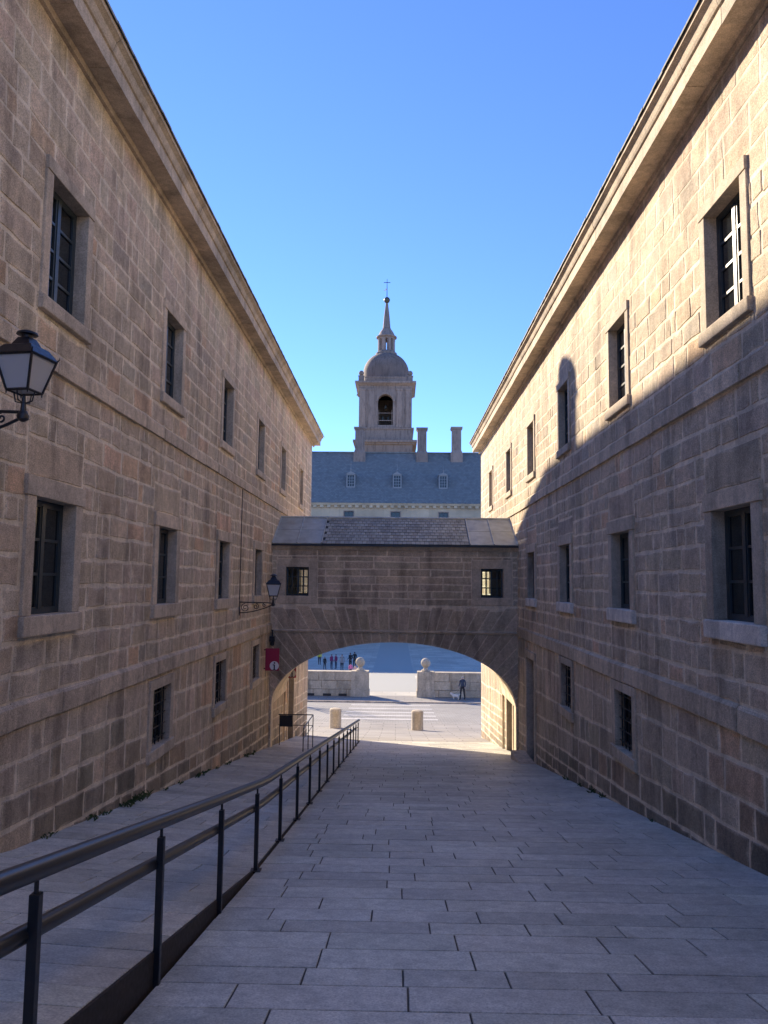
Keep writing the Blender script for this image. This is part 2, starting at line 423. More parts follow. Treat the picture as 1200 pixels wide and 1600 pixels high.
place_pieces(slabs(XL, XRAIL-0.035, -8, Y_END, rs), lambda x, y, d: (x, y, lz(x, y)+d), walk, 'paving_slab', 'distant_paving', 'slab', slab_tint,
             lambda a, b: rs.uniform(-0.0015, 0.0015), 0.0055, 0.003, 300, -0.02, 0.0015, rs)
strip('upper_street', 'forecourt', XL-0.05, XR+0.05, -30, -8, 0.0)
strip('forecourt', 'forecourt', -60, 60, Y_END, 42.5, 0.0)
strip('road', 'road', -90, 90, 42.5, 56.5, -0.004)
strip('pavement', 'forecourt', -90, 90, 56.62, 61.0, 0.10)
kb = MB(); kb.box(-90, 90, 56.5, 56.62, gz(56.56)-0.1, gz(56.56)+0.115); structure(kb.build('kerb', 'trim'))
strip('plaza', 'plaza', -200, 200, 61.0, 136.0, 0.09)
strip('plaza_path', 'path', -2.6, 1.9, 64.0, 135.0, 0.096)
for i, yy in enumerate((54.4, 51.6, 49.0, 46.7, 44.6)):
    z = MB(); z.quad((-3.1, yy-0.3, gz(yy-0.3)+0.003), (2.4, yy-0.3, gz(yy-0.3)+0.003), (2.4, yy+0.3, gz(yy+0.3)+0.003), (-3.1, yy+0.3, gz(yy+0.3)+0.003))
    structure(z.build('crossing_stripe', 'paint'))

# ------------------------------------------------------------------ the two long granite buildings
CY = [8.28, 12.38, 16.48, 20.58, 24.68, 29.4]
def bevel_box(x0, x1, y0, y1, z0, z1, name, mat, b=0.008):
    m = MB(); m.box(x0, x1, y0, y1, z0, z1); return m.mesh(name, mat, bevel=b)
def window_meshes(w_, h_, jw, lint, sill, cols, rows, proud, ear=False, grille=False):
    """local frame: x along the wall, -y outwards, z=0 at the foot of the opening"""
    d = {}; hw = w_/2; fd = 0.12
    m = MB(); t = 0.055
    for x0, x1 in ((-hw, -hw+t), (hw-t, hw)): m.box(x0, x1, fd, fd+0.06, 0, h_)
    for z0, z1 in ((0, t), (h_-t, h_)): m.box(-hw+t, hw-t, fd, fd+0.06, z0, z1)
    m.box(-0.035, 0.035, fd-0.008, fd+0.05, t, h_-t)
    cw = (w_-2*t-0.07)/2; panes = []
    for sx in (-1, 1):
        xa = 0.035 if sx > 0 else -0.035-cw
        m.box(xa, xa+0.03, fd+0.003, fd+0.047, t, h_-t); m.box(xa+cw-0.03, xa+cw, fd+0.003, fd+0.047, t, h_-t)
        for r in range(rows+1):
            z = t+(h_-2*t)*r/rows; m.box(xa+0.03, xa+cw-0.03, fd+0.005, fd+0.045, max(t, z-0.016), min(h_-t, z+0.016))
        for r in range(rows):
            z0, z1 = t+(h_-2*t)*r/rows, t+(h_-2*t)*(r+1)/rows; panes.append((xa+0.028, xa+cw-0.028, z0+0.012, z1-0.012))
    d['frame'] = m.mesh('window', 'timber')
    p = panes[0]; m = MB(); cx, cz = (p[0]+p[1])/2, (p[2]+p[3])/2
    m.box(p[0]-cx, p[1]-cx, 0, 0.006, p[2]-cz, p[3]-cz); d['pane'] = m.mesh('pane', 'glass')
    d['pane_at'] = [((a+b)/2, fd+0.022, (c+e)/2) for a, b, c, e in panes]
    jt = h_+(lint if ear else 0)
    d['jamb'] = bevel_box(-jw/2, jw/2, -proud, 0.30, -0.0, h_, 'jamb', 'trim'); d['jamb_at'] = [(-hw-jw/2, 0, 0), (hw+jw/2, 0, 0)]
    ov = jw+(0.03 if lint > 0.16 else 0.0)
    d['lintel'] = bevel_box(-hw-ov, hw+ov, -proud-0.012, 0.30, h_+0.002, h_+lint, 'lintel', 'trim')
    d['sill'] = bevel_box(-hw-jw-0.02, hw+jw+0.02, -proud-0.035, 0.30, -sill, -0.002, 'sill', 'trim', 0.015)
    if ear:
        d['ear'] = bevel_box(-hw-jw-0.05, -hw-jw+0.0, -proud+0.004, 0.02, 0.0, h_+lint+0.12, 'drip_edge', 'trim')
    if grille:
        m = MB()
        for i in range(5):
            x = -hw+w_*(i+0.5)/5; m.tube([(x, 0.07, 0), (x, 0.07, h_)], 0.011, 6)
        for i in range(5):
            z = h_*(i+0.5)/5; m.tube([(-hw, 0.055, z), (hw, 0.055, z)], 0.009, 6)
        d['grille'] = m.mesh('grille', 'iron')
    m = MB(); m.box(-hw-0.02, hw+0.02, 0.30, 0.32, -0.02, h_+0.02); d['blind'] = m.mesh('inner_shutter', 'door')
    return d
WU = window_meshes(0.94, 1.36, 0.15, 0.15, 0.16, 2, 4, 0.03)
WM = window_meshes(0.98, 1.22, 0.19, 0.21, 0.21, 2, 3, 0.035)
WG = window_meshes(0.92, 0.90, 0.17, 0.15, 0.18, 2, 2, 0.03, grille=True)
PALE_SILL = bevel_box(-0.49-0.21, 0.49+0.21, -0.075, 0.30, -0.21, -0.002, 'sill', 'pale', 0.02)
def put_window(parent, d, loc, rz, blind=True, pale=False):
    f = link(d['frame'], 'window', parent, loc, rz=rz)
    for a in d['pane_at']: link(d['pane'], 'pane', f, local=a)
    for a in d['jamb_at']: link(d['jamb'], 'jamb', f, local=a)
    link(d['lintel'], 'lintel', f, local=(0, 0, 0)); link(PALE_SILL if pale else d['sill'], 'sill', f, local=(0, 0, 0))
    if 'grille' in d: link(d['grille'], 'grille', f, local=(0, 0, 0))
    if blind: link(d['blind'], 'inner_shutter', f, local=(0, 0, 0))
    return f
def building(side, label, y_near, y_far, zs, zband, gys, doors, seed):
    rnd = random.Random(seed); sg = 1 if side < 0 else -1; X = XL if side < 0 else XR
    P = (lambda s, z, d: (X+d, s, z)) if side < 0 else (lambda s, z, d: (X-d, s, z))
    b = thing('granite_building', label, 'building', (X-sg*3.5, (y_near+y_far)/2, gz((y_near+y_far)/2)), 'long granite buildings lining the sloping street')
    rz = sg*math.pi/2
    wins = [(WU, y, 2.96) for y in [4.18]+CY]+[(WM, y, -0.37) for y in [4.18]+CY]+[(WG, y, -2.58) for y in gys]
    holes, inner = [], []
    for d, y, z in wins:
        hw, h = {id(WU): (0.47, 1.36), id(WM): (0.49, 1.22), id(WG): (0.46, 0.90)}[id(d)]
        jw, li, si = {id(WU): (0.15, 0.15, 0.16), id(WM): (0.19, 0.21, 0.21), id(WG): (0.17, 0.15, 0.18)}[id(d)]
        holes.append((y-hw-jw+0.01, y+hw+jw-0.01, z-si+0.01, z+h+li-0.01)); inner.append((y-hw-0.08, y+hw+0.08, z-0.06, z+h+0.06))
    for (y0, y1, z0, z1) in doors: holes.append((y0-0.17, y1+0.17, z0-1, z1+0.19)); inner.append((y0-0.08, y1+0.08, z0-1, z1+0.06))
    # mortar face of the wall, with the openings left free
    m = MB(); holed_sheet(m, P, y_near, y_far, -9.0, 6.2+zs, inner)
    Xb = X-sg*7.0
    m.quad((Xb, y_near, -9), (Xb, y_far, -9), (Xb, y_far, 6.2+zs), (Xb, y_near, 6.2+zs))
    for yy in (y_near, y_far):
        m.add([(X, yy, -9), (Xb, yy, -9), (Xb, yy, 6.25+zs), ((X+Xb)/2, yy, 10.45+zs), (X, yy, 6.25+zs)], [(0, 1, 2, 3, 4)])
    wall = m.build('wall', 'mortar', b)
    for d, y, z in wins: put_window(b, d, P(y, z, 0), rz, pale=(d is WM and side > 0))
    # ashlar
    zb0, zb1 = zband[0], zband[1]
    relief = [(y-0.70, y+0.70, 1.06, 1.06+rnd.uniform(0.34, 0.46)) for y in [4.18]+CY[:4]]
    low_line = lambda z, s: z-0.075*min(1.0, (zb0[0]-z)/1.1)*(s-7.0) if z < zb0[0] else z
    polys = courses(y_near, y_far, zb1[1], 5.93+zs, 0.29, (0.36, 0.85), holes, rnd)
    polys += courses(y_near, y_far, zb0[1], zb1[0], 0.285, (0.34, 0.80), holes+relief, rnd)
    polys += [[(a, c), (e, c), (e, f), (a, f)] for a, e, c, f in relief]
    low = courses(y_near, y_far, -5.9, zb0[0], 0.29, (0.45, 1.0), holes, rnd, low_line)
    polys += [p for p in low if max(q[1] for q in p) > gz(sum(q[0] for q in p)/4)-0.02]
    def tint(s, z):
        k = rnd.uniform(0.90, 1.08); t = (k*rnd.uniform(0.98, 1.05), k, k*rnd.uniform(0.94, 1.03))
        if rnd.random() < 0.08: t = (t[0]*1.12, t[1]*0.98, t[2]*0.88)
        if rnd.random() < 0.10: t = (t[0]*0.86, t[1]*0.90, t[2]*0.94)
        h = z-gz(s)
        cl = 0.5+0.5*math.sin(s*0.62+(1.2 if side < 0 else 4.4))
        if h < 0.55+0.75*cl and rnd.random() < 0.85: q = min(1.0, 0.40+0.45*h/(0.55+0.75*cl)+rnd.uniform(-0.08, 0.12)); t = (t[0]*q, t[1]*q*1.02, t[2]*q)     # blackened foot stones
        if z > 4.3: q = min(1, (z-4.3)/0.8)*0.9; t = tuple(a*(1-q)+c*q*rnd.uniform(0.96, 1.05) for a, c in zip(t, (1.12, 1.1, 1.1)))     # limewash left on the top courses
        return t
    def depth(s, z): return rnd.uniform(0.003, 0.010) if z < 4.3 else rnd.uniform(0.001, 0.005)
    def gap(s, z): return rnd.uniform(0.015, 0.024) if z < 4.3 else rnd.uniform(0.006, 0.014)
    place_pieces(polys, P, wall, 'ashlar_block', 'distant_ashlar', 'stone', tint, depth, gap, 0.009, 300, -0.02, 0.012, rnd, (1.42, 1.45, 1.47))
    # string courses, stone by stone
    for (z0, z1), pr in ((zband[0], 0.045), (zband[1], 0.045)):
        y = y_near; core = MB(); core.box(min(X, X+sg*0.02), max(X, X+sg*0.02), y_near, y_far, z0+0.01, z1-0.01); sc = core.build('string_course', 'mortar', b)
        while y < y_far-0.1:
            L = min(rnd.uniform(0.9, 1.7), y_far-y); q = MB(); q.cur = (rnd.uniform(0.95, 1.25),)*3; dz = rnd.uniform(-0.006, 0.006)
            x0, x1 = X-sg*0.02, X+sg*(pr+rnd.uniform(-0.006, 0.006))
            q.prism([(x0, z0+dz), (x1, z0+dz), (x1, z1-0.04+dz), (x0+sg*0.03, z1+dz), (x0, z1+dz)], y+0.004, y+L-0.004); q.build('band_stone', 'stone', sc); y += L
    # cornice
    prof = [(0, 5.93), (0.05, 5.93), (0.06, 6.0), (0.32, 5.99), (0.32, 6.19), (0.345, 6.20), (0.36, 6.23), (0.38, 6.30), (0.42, 6.33), (0.44, 6.34), (0.44, 6.40), (0, 6.42)]
    cm = MB(); cm.prism([(sg*a, z+zs) for a, z in prof], -0.5, 0.496); cme = cm.mesh('cornice_block', 'trim')
    base = MB(); base.box(min(X, X+sg*0.03), max(X, X+sg*0.03), y_near, y_far, 5.95+zs, 6.3+zs); cor = base.build('cornice', 'trim', b)
    y = y_far+0.45-0.5
    while y > y_near:
        o = link(cme, 'cornice_block', cor, (X+sg*rnd.uniform(-0.004, 0.004), y, rnd.uniform(-0.004, 0.004))); y -= 1.0
    # steep slate roof
    r = MB(); ex, ez = X+sg*0.445, 6.405+zs; rx, rzz = X-sg*3.5+0, 6.40+zs+4.0*1.12; bx = X-sg*7.5
    for (xa, za), (xb, zb) in (((ex, ez), (rx, rzz)), ((rx, rzz), (bx, ez))):
        r.add([(xa, y_near, za), (xa, y_far+0.5, za), (xb, y_far+0.5, zb), (xb, y_near, zb), (xa, y_near, za+0.06), (xa, y_far+0.5, za+0.06), (xb, y_far+0.5, zb+0.06), (xb, y_near, zb+0.06)],
              [(0, 1, 2, 3), (4, 7, 6, 5), (0, 4, 5, 1), (1, 5, 6, 2), (2, 6, 7, 3), (3, 7, 4, 0)])
    roof = r.build('roof', 'slate', b)
    e = MB(); y = y_near
    while y < y_far+0.45:
        L = rnd.uniform(0.16, 0.24); dr = rnd.uniform(0.0, 0.01); dz = rnd.uniform(-0.003, 0.004)
        e.add([(ex+sg*(0.02+dr), y+0.003, ez-0.015+dz), (ex+sg*(0.02+dr), y+L-0.003, ez-0.015+dz), (ex-sg*0.35, y+L-0.003, ez+0.47), (ex-sg*0.35, y+0.003, ez+0.47),
               (ex+sg*(0.02+dr), y+0.003, ez+0.012+dz), (ex+sg*(0.02+dr), y+L-0.003, ez+0.012+dz), (ex-sg*0.35, y+L-0.003, ez+0.50), (ex-sg*0.35, y+0.003, ez+0.50)],
              [(0, 1, 2, 3), (4, 7, 6, 5), (0, 4, 5, 1), (1, 5, 6, 2), (2, 6, 7, 3), (3, 7, 4, 0)]); y += L
    eo = e.build('eave_slates', 'slate', roof); eo['kind'] = 'stuff'
    # doors
    for (y0, y1, z0, z1) in doors:
        cy = (y0+y1)/2; hw = (y1-y0)/2; h = z1-z0
        q = MB()
        q.box(-hw, hw, 0.26, 0.31, -0.2, h)
        q.box(-0.012, 0.012, 0.245, 0.262, 0, h-0.62)
        for k in range(3): q.box(-hw+0.05, hw-0.05, 0.247, 0.262, 0.15+k*(h-0.8)/2, 0.27+k*(h-0.8)/2)
        q.box(-hw, hw, 0.235, 0.262, h-0.62, h-0.52)
        dr_ = link(q.mesh('door', 'door'), 'door', b, P(cy, z0, 0), rz=rz)
        for sx in (-1, 1): link(bevel_box(-0.09, 0.09, -0.03, 0.30, -0.6, h, 'jamb', 'trim'), 'jamb', dr_, local=(sx*(hw+0.09), 0, 0))
        link(bevel_box(-hw-0.18, hw+0.18, -0.035, 0.30, h+0.002, h+0.2, 'lintel', 'trim'), 'lintel', dr_, local=(0, 0, 0))
        hd = MB(); hd.tube([(0.06, 0.26, 0.95), (0.06, 0.2, 0.95), (0.06, 0.2, 1.12), (0.06, 0.26, 1.12)], 0.012, 6); link(hd.mesh('door_handle', 'iron'), 'door_handle', dr_, local=(0, 0, 0))
    return b, P, wall, roof
BL, PL, WL, RL = building(-1, 'long granite building on the left with a lantern and information signs', -8, 33.0, 0.0, ((-1.46, -1.21), (2.23, 2.44)), CY[1:4], [(27.0, 28.4, gz(27.7)+0.1, -3.1)], 11)
BR, PR_, WR, RR_ = building(1, 'long granite building on the right with its upper wall in sunlight', -8, 33.0, -0.24, ((-1.51, -1.23), (2.14, 2.37)), CY[1:3], [(20.3, 21.45, -4.42, -1.98), (24.1, 25.3, gz(24.7)+0.12, -3.45)], 23)
ch = MB(); cx, cyy, ctop, cb = -7.0, 30.6, 12.75, 9.2
ch.box(cx-0.36, cx+0.36, cyy-0.34, cyy+0.34, cb, ctop-0.72); ch.box(cx-0.44, cx+0.44, cyy-0.42, cyy+0.42, ctop-0.72, ctop-0.60)
ch.lathe([(0.50, 0), (0.53, 0.15), (0.50, 0.35), (0.38, 0.52), (0.16, 0.60), (0.02, 0.61)], (cx, cyy, ctop-0.602), 14)
ch.build('chimney', 'trim', RL)
st = MB(); st.box(XR-0.42, XR-0.02, 19.95, 21.75, gz(21.7)-0.1, gz(20.8)+0.10)
tag(st.build('door_step', 'trim', bevel=0.02), 'grey stone step below the dark door on the right', 'step')

# ------------------------------------------------------------------ the arched passage bridging the street
XC, AA, ZSP, BBV = (XL+XR)/2, 3.60, -3.62, 1.87
T = 3.0
bridge = thing('arched_bridge', 'covered stone passage on a low arch spanning the street', 'bridge', (XC, YB+T/2, gz(YB)))
PB = lambda s, z, d: (s, YB-d, z)
NV = 35
tp = [math.pi*(1-i/NV) for i in range(NV+1)]
# spread joints evenly along the curve
fine = [(XC+AA*math.cos(math.pi*(1-i/600)), ZSP+BBV*math.sin(math.pi*(1-i/600))) for i in range(601)]
cum = [0]
for a, c in zip(fine, fine[1:]): cum.append(cum[-1]+math.hypot(c[0]-a[0], c[1]-a[1]))
AP = []
for i in range(NV+1):
    t = cum[-1]*i/NV; j = max(k for k in range(601) if cum[k] <= t+1e-9); AP.append(fine[j])
AP[0] = (XC-AA, ZSP); AP[-1] = (XC+AA, ZSP)
BW = [(-3.32, -2.63, -0.41, 0.45), (2.50, 3.17, -0.41, 0.45)]
ZT = 0.98
def arch_face(y, back=False):
    m = MB(); full = [(XL, -9)]
    xs = sorted({XL, XR} | {p[0] for p in AP} | {x for w_ in BW for x in w_[:2]})
    def za(x):
        if x <= AP[0][0] or x >= AP[-1][0]: return -7.0
        for p, q in zip(AP, AP[1:]):
            if p[0] <= x <= q[0]: return p[1]+(q[1]-p[1])*((x-p[0])/max(1e-6, q[0]-p[0]))
    for a, c in zip(xs, xs[1:]):
        if c-a < 1e-5: continue
        mid = (a+c)/2; e = 1e-6; la, lc = za(a+e), za(c-e)
        spans = [(None, ZT)]
        for w_ in BW:
            if w_[0] < mid < w_[1]: spans = [(None, w_[2]), (w_[3], ZT)]
        for lo, hi in spans: m.quad((a, y, la if lo is None else lo), (c, y, lc if lo is None else lo), (c, y, hi), (a, y, hi))
    return m
front = arch_face(YB); wallf = front.build('front_wall', 'bridge_mortar', bridge)
arch_face(YB+T).build('back_wall', 'bridge_mortar', bridge)
v = MB()
for p, q in zip(AP, AP[1:]): v.quad((p[0], YB, p[1]), (q[0], YB, q[1]), (q[0], YB+T, q[1]), (p[0], YB+T, p[1]))
for x, e in ((AP[0][0], XL), (AP[-1][0], XR)):
    v.quad((x, YB, -7), (x, YB, ZSP), (x, YB+0.4, ZSP), (x, YB+0.4, -7)); v.quad((x, YB+0.4, -7), (x, YB+0.4, ZSP), (e, YB+0.4, ZSP), (e, YB+0.4, -7))
    v.quad((x, YB+0.4, ZSP), (x, YB+T, ZSP), (e, YB+T, ZSP), (e, YB+0.4, ZSP))
v.build('vault', 'bridge_mortar', bridge)
fl = MB(); fl.box(XL, XR, YB+0.3, YB+T-0.3, -1.0, -0.9); fl.build('floor', 'door', bridge)
CEN = (XC, -5.7)
def wedge(p, q, far=9.0):
    def ext(a):
        dx, dz = a[0]-CEN[0], a[1]-CEN[1]; L = math.hypot(dx, dz); return (a[0]+dx/L*far, a[1]+dz/L*far)
    return [p, q, ext(q), ext(p)]
rb = random.Random(5)
polys = []
KV = 6                                                     # first voussoir that reaches above the ledge
for i in range(NV):
    p, q = AP[i], AP[i+1]; wd = wedge(p, q)
    for a, c, e in ((0, 1, -1.475), (-1, 0, -XL), (1, 0, XR)): wd = clip(wd, a, c, e) if len(wd) > 2 else wd
    if len(wd) > 2: polys.append(wd)
    if KV <= i < NV-KV:
        wd = wedge(p, q)
        for a, c, e in ((0, -1, 1.40), (0, 1, -0.70-0.10*((i*7) % 3)*0.5)): wd = clip(wd, a, c, e) if len(wd) > 2 else wd
        if len(wd) > 2: polys.append(wd)
for sx in (0, 1):                                          # jamb stones under the springing
    z = -6.2
    while z < ZSP-0.05:
        h = min(0.4, ZSP-z); polys.append([(XL, z), (AP[0][0], z), (AP[0][0], z+h), (XL, z+h)] if sx == 0 else [(AP[-1][0], z), (XR, z), (XR, z+h), (AP[-1][0], z+h)]); z += h
sur = 0.26
bh = [(a-sur, c+sur, z0-0.22, z1+0.24) for a, c, z0, z1 in BW]
rows = courses(XL, XR, -0.66, ZT, 0.215, (0.7, 1.35), bh, rb)
rows += courses(XL, XR, -1.40, -0.66, 0.24, (0.6, 1.1), bh, rb)
dl = (AP[KV][0]-CEN[0], AP[KV][1]-CEN[1]); dr2 = (AP[NV-KV][0]-CEN[0], AP[NV-KV][1]-CEN[1])
for r_ in rows:
    if max(p[1] for p in r_) > -0.64: polys.append(r_); continue
    # outside the fan of voussoirs only
    a = clip(r_, -dl[1], dl[0], -dl[1]*CEN[0]+dl[0]*CEN[1]) ; a = a if len(a) > 2 else None
    l = clip(r_, dl[1], -dl[0], dl[1]*CEN[0]-dl[0]*CEN[1]); rr = clip(r_, -dr2[1], dr2[0], -dr2[1]*CEN[0]+dr2[0]*CEN[1])
    for k in (l, rr):
        if len(k) > 2: polys.append(k)
def btint(s, z):
    k = rb.uniform(0.78, 1.06); return (k*rb.uniform(0.98, 1.04), k, k*rb.uniform(0.95, 1.03))
place_pieces(polys, PB, wallf, 'stone_block', 'distant_stone', 'stone', btint, lambda a, c: rb.uniform(0.004, 0.012), lambda a, c: (rb.uniform(0.012, 0.018) if c > -0.66 else rb.uniform(0.006, 0.009)), 0.008, 300, -0.02, 0.006, rb, (1.3, 1.33, 1.35))
led = MB(); led.prism([(YB-0.07, -1.455), (YB-0.07, -1.43), (YB-0.02, -1.40), (YB+0.05, -1.40), (YB+0.05, -1.46)], XL, XR)
led.v = [(y, x, z) for x, y, z in led.v]; led.build('ledge', 'trim', bridge)
# small windows, front and back
for (a, c, z0, z1) in BW:
    for fr in (True, False):
        y = YB if fr else YB+T; o = 1 if fr else -1
        m = MB(); t = 0.045; yf = y+o*0.16; ya, yb = sorted((yf, yf+o*0.05))
        m.box(a, a+t, ya, yb, z0, z1); m.box(c-t, c, ya, yb, z0, z1); m.box(a+t, c-t, ya, yb, z0, z0+t); m.box(a+t, c-t, ya, yb, z1-t, z1)
        for k in (1, 2, 3): xm = a+(c-a)*k/4; m.box(xm-(0.02 if k == 2 else 0.011), xm+(0.02 if k == 2 else 0.011), ya+0.004, yb-0.004, z0+t, z1-t)
        for k in (1, 2): zm = z0+(z1-z0)*k/3; m.box(a+t, c-t, ya+0.007, yb-0.007, zm-0.011, zm+0.011)
        f = m.build('window', 'timber', bridge)
        p_ = MB(); p_.box(a+t*0.5, c-t*0.5, (ya+yb)/2-0.003, (ya+yb)/2+0.003, z0+t*0.5, z1-t*0.5); p_.build('pane', 'clear', f)
        for nm, (x0, x1, q0, q1) in (('jamb', (a-sur, a, z0, z1)), ('jamb', (c, c+sur, z0, z1)), ('lintel', (a-sur, c+sur, z1+0.002, z1+0.24)), ('sill', (a-sur, c+sur, z0-0.22, z0-0.002))):
            yo, yi = y-o*0.026, y+o*0.24; s_ = MB(); s_.box(max(XL, x0), min(XR, x1), min(yo, yi), max(yo, yi), q0, q1); s_.build(nm, 'trim', f, bevel=0.006)
# roof of the passage
bc = MB(); bc.prism([(YB+0.1, 0.98), (YB-0.06, 0.98), (YB-0.10, 1.05), (YB-0.13, 1.09), (YB+0.1, 1.09)], XL, XR); bc.v = [(y, x, z) for x, y, z in bc.v]; bc.build('cornice', 'trim', bridge)
bc = MB(); bc.prism([(YB+T-0.1, 0.98), (YB+T+0.06, 0.98), (YB+T+0.13, 1.09), (YB+T-0.1, 1.09)], XL, XR); bc.v = [(y, x, z) for x, y, z in bc.v]; bc.build('cornice', 'trim', bridge)
EY, EZ, RY, RZ = YB-0.2, 1.13, YB+T/2, 2.03
rf = MB()
for y0, y1 in ((EY, RY), (YB+T+0.2, RY)): rf.add([(XL, y0, EZ), (XR, y0, EZ), (XR, y1, RZ), (XL, y1, RZ), (XL, y0, EZ-0.05), (XR, y0, EZ-0.05), (XR, y1, RZ-0.05), (XL, y1, RZ-0.05)], [(0, 1, 2, 3), (4, 7, 6, 5), (0, 4, 5, 1), (1, 5, 6, 2), (2, 6, 7, 3), (3, 7, 4, 0)])
broof = rf.build('roof', 'iron', bridge)
sl = math.hypot(RY-EY, RZ-EZ); ang = math.atan2(RZ-EZ, RY-EY)
NR, NC, X0, X1 = 9, 33, -2.23, 2.14
sm = MB(); sw = (X1-X0)/NC
sm.add([(-sw/2+0.006, -0.01, 0.020), (sw/2-0.006, -0.01, 0.020), (sw/2-0.006, sl/NR*1.25, 0.004), (-sw/2+0.006, sl/NR*1.25, 0.004), (-sw/2+0.006, -0.01, 0.030), (sw/2-0.006, -0.01, 0.030), (sw/2-0.006, sl/NR*1.25, 0.012), (-sw/2+0.006, sl/NR*1.25, 0.012)],
       [(0, 3, 2, 1), (4, 5, 6, 7), (0, 1, 5, 4), (1, 2, 6, 5), (2, 3, 7, 6), (3, 0, 4, 7)])
sme = sm.mesh('slate', 'slate')
for r_ in range(NR):
    for c in range(NC):
        x = X0+sw*(c+0.5+(0.5 if r_ % 2 else 0)*(1 if c < NC-1 else 0)); u_ = r_/NR
        o = link(sme, 'slate', broof, (x, EY+(RY-EY)*u_+rb.uniform(-0.006, 0.006), EZ+(RZ-EZ)*u_+rb.uniform(0, 0.004))); o.rotation_euler = (ang, 0, rb.uniform(-0.015, 0.015))
def lead_sheet(x0, x1, u0, u1):
    m = MB(); h = 0.028
    a0, a1 = (EY+(RY-EY)*u0, EZ+(RZ-EZ)*u0), (EY+(RY-EY)*u1, EZ+(RZ-EZ)*u1); n = (-math.sin(ang)*h, math.cos(ang)*h)
    m.add([(x0, a0[0], a0[1]), (x1, a0[0], a0[1]), (x1, a1[0], a1[1]), (x0, a1[0], a1[1]), (x0, a0[0]+n[0], a0[1]+n[1]), (x1, a0[0]+n[0], a0[1]+n[1]), (x1, a1[0]+n[0], a1[1]+n[1]), (x0, a1[0]+n[0], a1[1]+n[1])],
          [(0, 3, 2, 1), (4, 5, 6, 7), (0, 1, 5, 4), (1, 2, 6, 5), (2, 3, 7, 6), (3, 0, 4, 7)])
    m.build('lead_sheet', 'lead', broof, bevel=0.006)
for xa, xb in ((XL+0.01, X0-0.01), (X1+0.02, XR-0.01)):
    xm = (xa+xb)/2
    for p, q in ((xa, xm-0.008), (xm+0.008, xb)):
        lead_sheet(p, q, 0.0, 0.5); lead_sheet(p, q, 0.507, 1.0)
    for xr in (xa+0.01, xm, xb-0.01):
        m = MB(); m.tube([(xr, EY-0.005, EZ+0.035), (xr, RY, RZ+0.035)], 0.022, 8); m.build('lead_roll', 'lead', broof, smooth=True)
m = MB(); m.tube([(XL, RY, RZ+0.03), (XR, RY, RZ+0.03)], 0.045, 8); m.build('ridge_roll', 'lead', broof, smooth=True)
m = MB(); m.box(XL, XR, EY-0.015, EY+0.05, EZ-0.055, EZ-0.01); m.build('gutter', 'iron', bridge)

# ------------------------------------------------------------------ handrail down the street
hr = thing('handrail', 'black steel double handrail running down the paved slope', 'railing', (XRAIL, 14, gz(14)))
def rail_h(y): return gz(y)+0.785+max(0.0, min(0.16, 0.025*(8.2-y)))
pts = [(XRAIL, y, rail_h(y)) for y in (-1.0, 0.5, 2.2, 4, 6, 7.8, 8.2, 8.6, 9.0, 11, 16, 21, 26.9, 28.3)]
m = MB(); m.tube(pts, 0.039, 16); m.build('top_rail', 'rail', hr, smooth=True)
pts2 = [(XRAIL-0.045, y, z-0.235) for _, y, z in pts[:-1]]
m = MB(); m.tube(pts2, 0.035, 14); m.build('middle_rail', 'rail', hr, smooth=True)
y = 7.58-1.55*5
while y < 28.3:
    z0, zt = gz(y), rail_h(y); p = MB(); p.box(XRAIL-0.019, XRAIL+0.019, y-0.02, y+0.02, z0-0.05, zt-0.085)
    po = p.build('post', 'iron', hr, bevel=0.004)
    q = MB(); q.tube([(XRAIL, y, zt-0.09), (XRAIL, y, zt-0.02)], 0.009, 8); q.build('pin', 'iron', po)
    q = MB(); q.tube([(XRAIL-0.012, y, zt-0.235), (XRAIL-0.05, y, zt-0.235)], 0.010, 8); q.build('bracket', 'iron', po)
    if y > 7.0:
        q = MB(); q.box(XRAIL-0.05, XRAIL+0.05, y-0.05, y+0.05, z0+0.0, z0+0.012); q.build('base_plate', 'iron', po)
    y += 1.55
ed = MB(); yy = [-3+0.5*i for i in range(24)]
for a, c in zip(yy, yy[1:]):
    if a >= 7.5: break
    ed.add([(XRAIL-0.03, a, gz(a)-0.05), (XRAIL-0.012, a, gz(a)-0.05), (XRAIL-0.012, c, gz(c)-0.05), (XRAIL-0.03, c, gz(c)-0.05), (XRAIL-0.03, a, lz(XRAIL, a)+0.006), (XRAIL-0.012, a, lz(XRAIL, a)+0.006), (XRAIL-0.012, c, lz(XRAIL, c)+0.006), (XRAIL-0.03, c, lz(XRAIL, c)+0.006)],
           [(0, 3, 2, 1), (4, 5, 6, 7), (0, 1, 5, 4), (1, 2, 6, 5), (2, 3, 7, 6), (3, 0, 4, 7)])
tag(ed.build('steel_edging', 'rust'), 'dark steel edging plate along the raised side walk under the handrail', 'edging')

